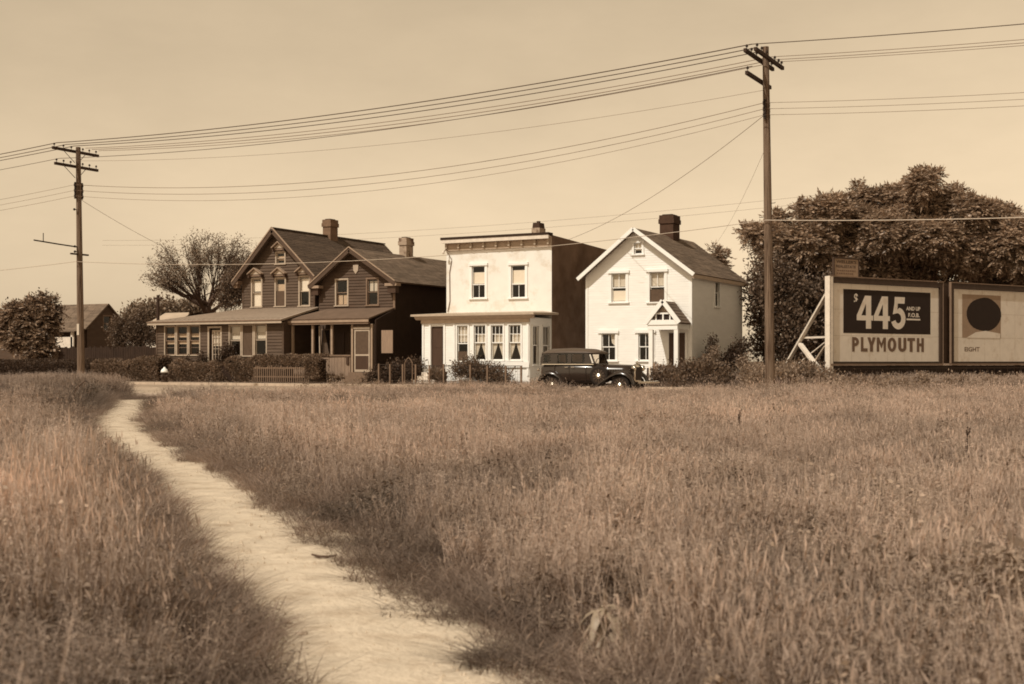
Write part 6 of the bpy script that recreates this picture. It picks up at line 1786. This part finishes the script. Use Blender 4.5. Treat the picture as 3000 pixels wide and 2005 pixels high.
gx, gy, pd, Yk = gx[k], gy[k], pd[k], Yc[k]; Xk = X[k]
f1, f2, f3 = field(gx, gy, 9), field(gx, gy, 2.6), field(gx, gy, .9)
near = np.clip(pd / .7, 0, 1)
h = .12 + .20 * np.clip(f1, 0, 1) + .22 * np.clip(f2, 0, 1) + .10 * f3
h *= rng.uniform(.62, .92, len(gx))
h *= np.where(rng.random(len(gx)) < .03, 1.3, 1)
left = np.clip((-Xk / np.maximum(Yk, 1) - .12) / .1, 0, 1) * np.clip((26 - Yk) / 10, 0, 1)
h *= 1 + .22 * left
far = np.clip((Yk - 14) / 16, 0, 1)
h *= 1 - far * np.where(gx < cross_box[0] - .3, -.05, np.where(gx > -13.5, .05, np.where(gx > -19.8, .36, np.where(gx > -24, .14, .38))))
h *= .92
# kept low where people step off the road onto the path
dc = np.hypot(np.maximum(np.abs(gx - (cross_box[0] + cross_box[1]) / 2 - .8) - 2.2, 0), np.maximum(cross_box[2] - 9 - gy, 0))
h *= 1 - .55 * np.exp(-(dc / 1.2) ** 2) * (gx > cross_box[0] - .2)
# ragged clumps along the kerb
kb = np.clip((gy - 36.5) / 3, 0, 1) * (gx > -27)
h *= 1 + kb * (1.5 * np.clip(field(gx, gy, 2.1) - .52, 0, .5) + .9 * np.clip(field(gx, gy, .8) - .6, 0, .4))
h *= .42 + .58 * near
f4, f5 = field(gx, gy, 5.1), field(gx, gy, 1.6)
tone = .70 + .42 * np.clip(f1, 0, 1) + .40 * (f2 - .5) + .34 * (f3 - .5) + .45 * (f4 - .5) + .60 * (f5 - .5) + rng.normal(0, .07, len(gx))
tone *= .86 + .14 * np.clip(pd / 1.2, 0, 1)
# how far a tuft stands to the left of the path, seen from the eye
PX, PY = CS * PC[:, 0] + SN * PC[:, 1], -SN * PC[:, 0] + CS * PC[:, 1]
lf = np.interp(Yk, PY, PX - RW / 2) - Xk
bank = np.clip((Yk - 27) / 4, 0, 1) * np.clip((lf + .1) / .5, 0, 1) * np.clip((9 - lf) / 4, 0, 1)
h = h * (1 - bank) + bank * (.40 + .10 * f2)
tone *= 1 - .22 * bank  # shade on the bank's path side is put into a darker tone
# dark rank weeds where the path turns, with shade put into the tone
cxp = on_ground(300, 1205)
dk = np.exp(-((gx - cxp[0] + 1.0) ** 2 / 5 + (gy - cxp[1] - 1.5) ** 2 / 14))
h += .16 * dk; tone *= 1 - .42 * dk
pick = np.where(f2 + rng.normal(0, .2, len(gx)) > .58, 2, rng.integers(0, 6, len(gx)))
rr_ = rng.random(len(gx))
fw_ = np.clip(field(gx, gy, 1.4) * .6 + field(gx, gy, 4.3) * .55 - .24 + .35 * np.clip((Xk - .5) / 2, 0, 1) * np.clip((9 - Yk) / 4, 0, 1), .05, .78)          # where leafy weeds take over
pick = np.where(rr_ < fw_, rng.integers(6, 9, len(gx)), pick)
pick = np.where((rr_ > .86) | ((rr_ > .62) & (field(gx, gy, 3.4) > .56)), rng.integers(9, 11, len(gx)), pick)
pick = np.where(pd < .4, rng.choice([3, 5, 5, 3, 7], len(gx)), pick)
wsc = 1.0 + np.clip((Yk - 8) / 22, 0, 1.0) * .9
plant('meadow_grass', gx, gy, np.zeros(len(gx)), h * 1.25, wsc * rng.uniform(.85, 1.2, len(gx)), np.clip(tone, .35, 1.5), pick)

# rough grass over the house lots and past the last house
n = 16000
gx, gy = rng.uniform(-62, 12, n), rng.uniform(N_WALK - .25, 58, n)
k = ~((gx > sL - 2) & (gx < cR + .1) & (gy > 53.3)) & ~((gx > dL - .1) & (gx < dR + .1) & (gy > 53.9))
k |= (gx > cR - 1.5) & (gx < cR) & (gy < 55.5) & (gy > 52)
k |= (gx > -42) & (gx < cL) & (gy < 53.7)
gx, gy = gx[k], gy[k]; f1, f2 = field(gx, gy, 5), field(gx, gy, 1.7)
hh = (.16 + .22 * f2) * np.where(gx > dR, 1.6, np.where(gx < -34, .3, .6))
plant('yard_grass', gx, gy, np.full(len(gx), .0), hh + .05, np.full(len(gx), 1.8), .75 + .5 * (f1 - .4), rng.integers(0, 6, len(gx)))

# low leafy weeds edging the path and the front of the meadow
def weeds(name, x, y, hgt, size, m, per=14):
    P = np.repeat(np.stack([x, y, np.zeros(len(x))], 1), per, 0); H = np.repeat(hgt, per)
    d = norm(rng.normal(size=P.shape) * np.array([1, 1, .35]) + np.array([0, 0, .35]))
    P[:, 2] += H * rng.random(len(P)) ** .8; P[:, :2] += d[:, :2] * size * .4
    L = size * rng.uniform(.5, 1.4, len(P))
    v, q = leaf_quads(P, d, L, L * rng.uniform(.35, .6, len(P)))
    v[:, 2] = np.maximum(v[:, 2], .012)
    return link(name, np_mesh(name, v, q, m), kind='stuff')
n = 6800; gx, gy = rng.uniform(-36, -5, n), rng.uniform(36.5, N_KERB - .3, n)
k = (field(gx, gy, 3.1) > .5) & (gx > -29)
cl = np.clip(field(gx, gy, 1.9) - .45, 0, .5) * np.where((gx > -14) | ((gx > -22.5) & (gx < -20)), 1.5, np.where((gx < -22.5), 1.3, .6))
weeds('kerb_weeds', gx[k], gy[k], (.10 + .15 * rng.random(len(gx)) + cl)[k], .06, 'weed', 18)
# pebbles and clods on the path
i = rng.integers(0, len(PC), 2600); off = (rng.random(len(i)) ** .7 * np.sign(rng.normal(size=len(i)))) * RW[i] * .48
mbp = MB()
for a_, o_ in zip(i, off):
    x_, y_ = PC[a_] + LN[a_] * o_ + T[a_] * rng.uniform(-.06, .06); r_ = rng.uniform(.005, .012) * (2.0 if rng.random() < .08 else 1)
    k_ = rng.uniform(0, 6.28)
    ring_ = [(x_ + r_ * math.cos(k_ + t) * rng.uniform(.7, 1.2), y_ + r_ * math.sin(k_ + t) * rng.uniform(.7, 1.2), .008) for t in (0, 1.57, 3.14, 4.71)]
    top_ = (x_, y_, .022 + r_ * .8); mbp.add(ring_ + [top_], [(0, 1, 4), (1, 2, 4), (2, 3, 4), (3, 0, 4)])
mbp.build('path_pebbles', 'path', kind='stuff')
# coarse low weeds among the grass at the front corner
n = 5200; X = rng.uniform(.5, 6.5, n); Yc = rng.uniform(3.0, 10.5, n)
gx, gy = CS * X - SN * Yc, SN * X + CS * Yc
k = (field(gx, gy, 1.1) + .4 * field(gx, gy, 3.3) > .62 + .5 * np.clip((Yc - 6.5) / 4, 0, 1)) & (X > .14 * Yc)
weeds('corner_weeds', gx[k], gy[k], .16 + .22 * rng.random(k.sum()), .028, 'weed', 16)
# darker leafy patches deeper in the meadow
n = 9000; Yc = rng.uniform(9, 38, n); X = rng.uniform(-.45, .6, n) * Yc
gx, gy = CS * X - SN * Yc, SN * X + CS * Yc
k = (path_dist(gx, gy) > .5) & (gy < N_GRASS - .3) & (field(gx, gy, 2.9) + .5 * field(gx, gy, .9) > 1.0)
weeds('dark_weeds', gx[k], gy[k], .2 + .25 * rng.random(k.sum()), .045, 'leaf', 14)
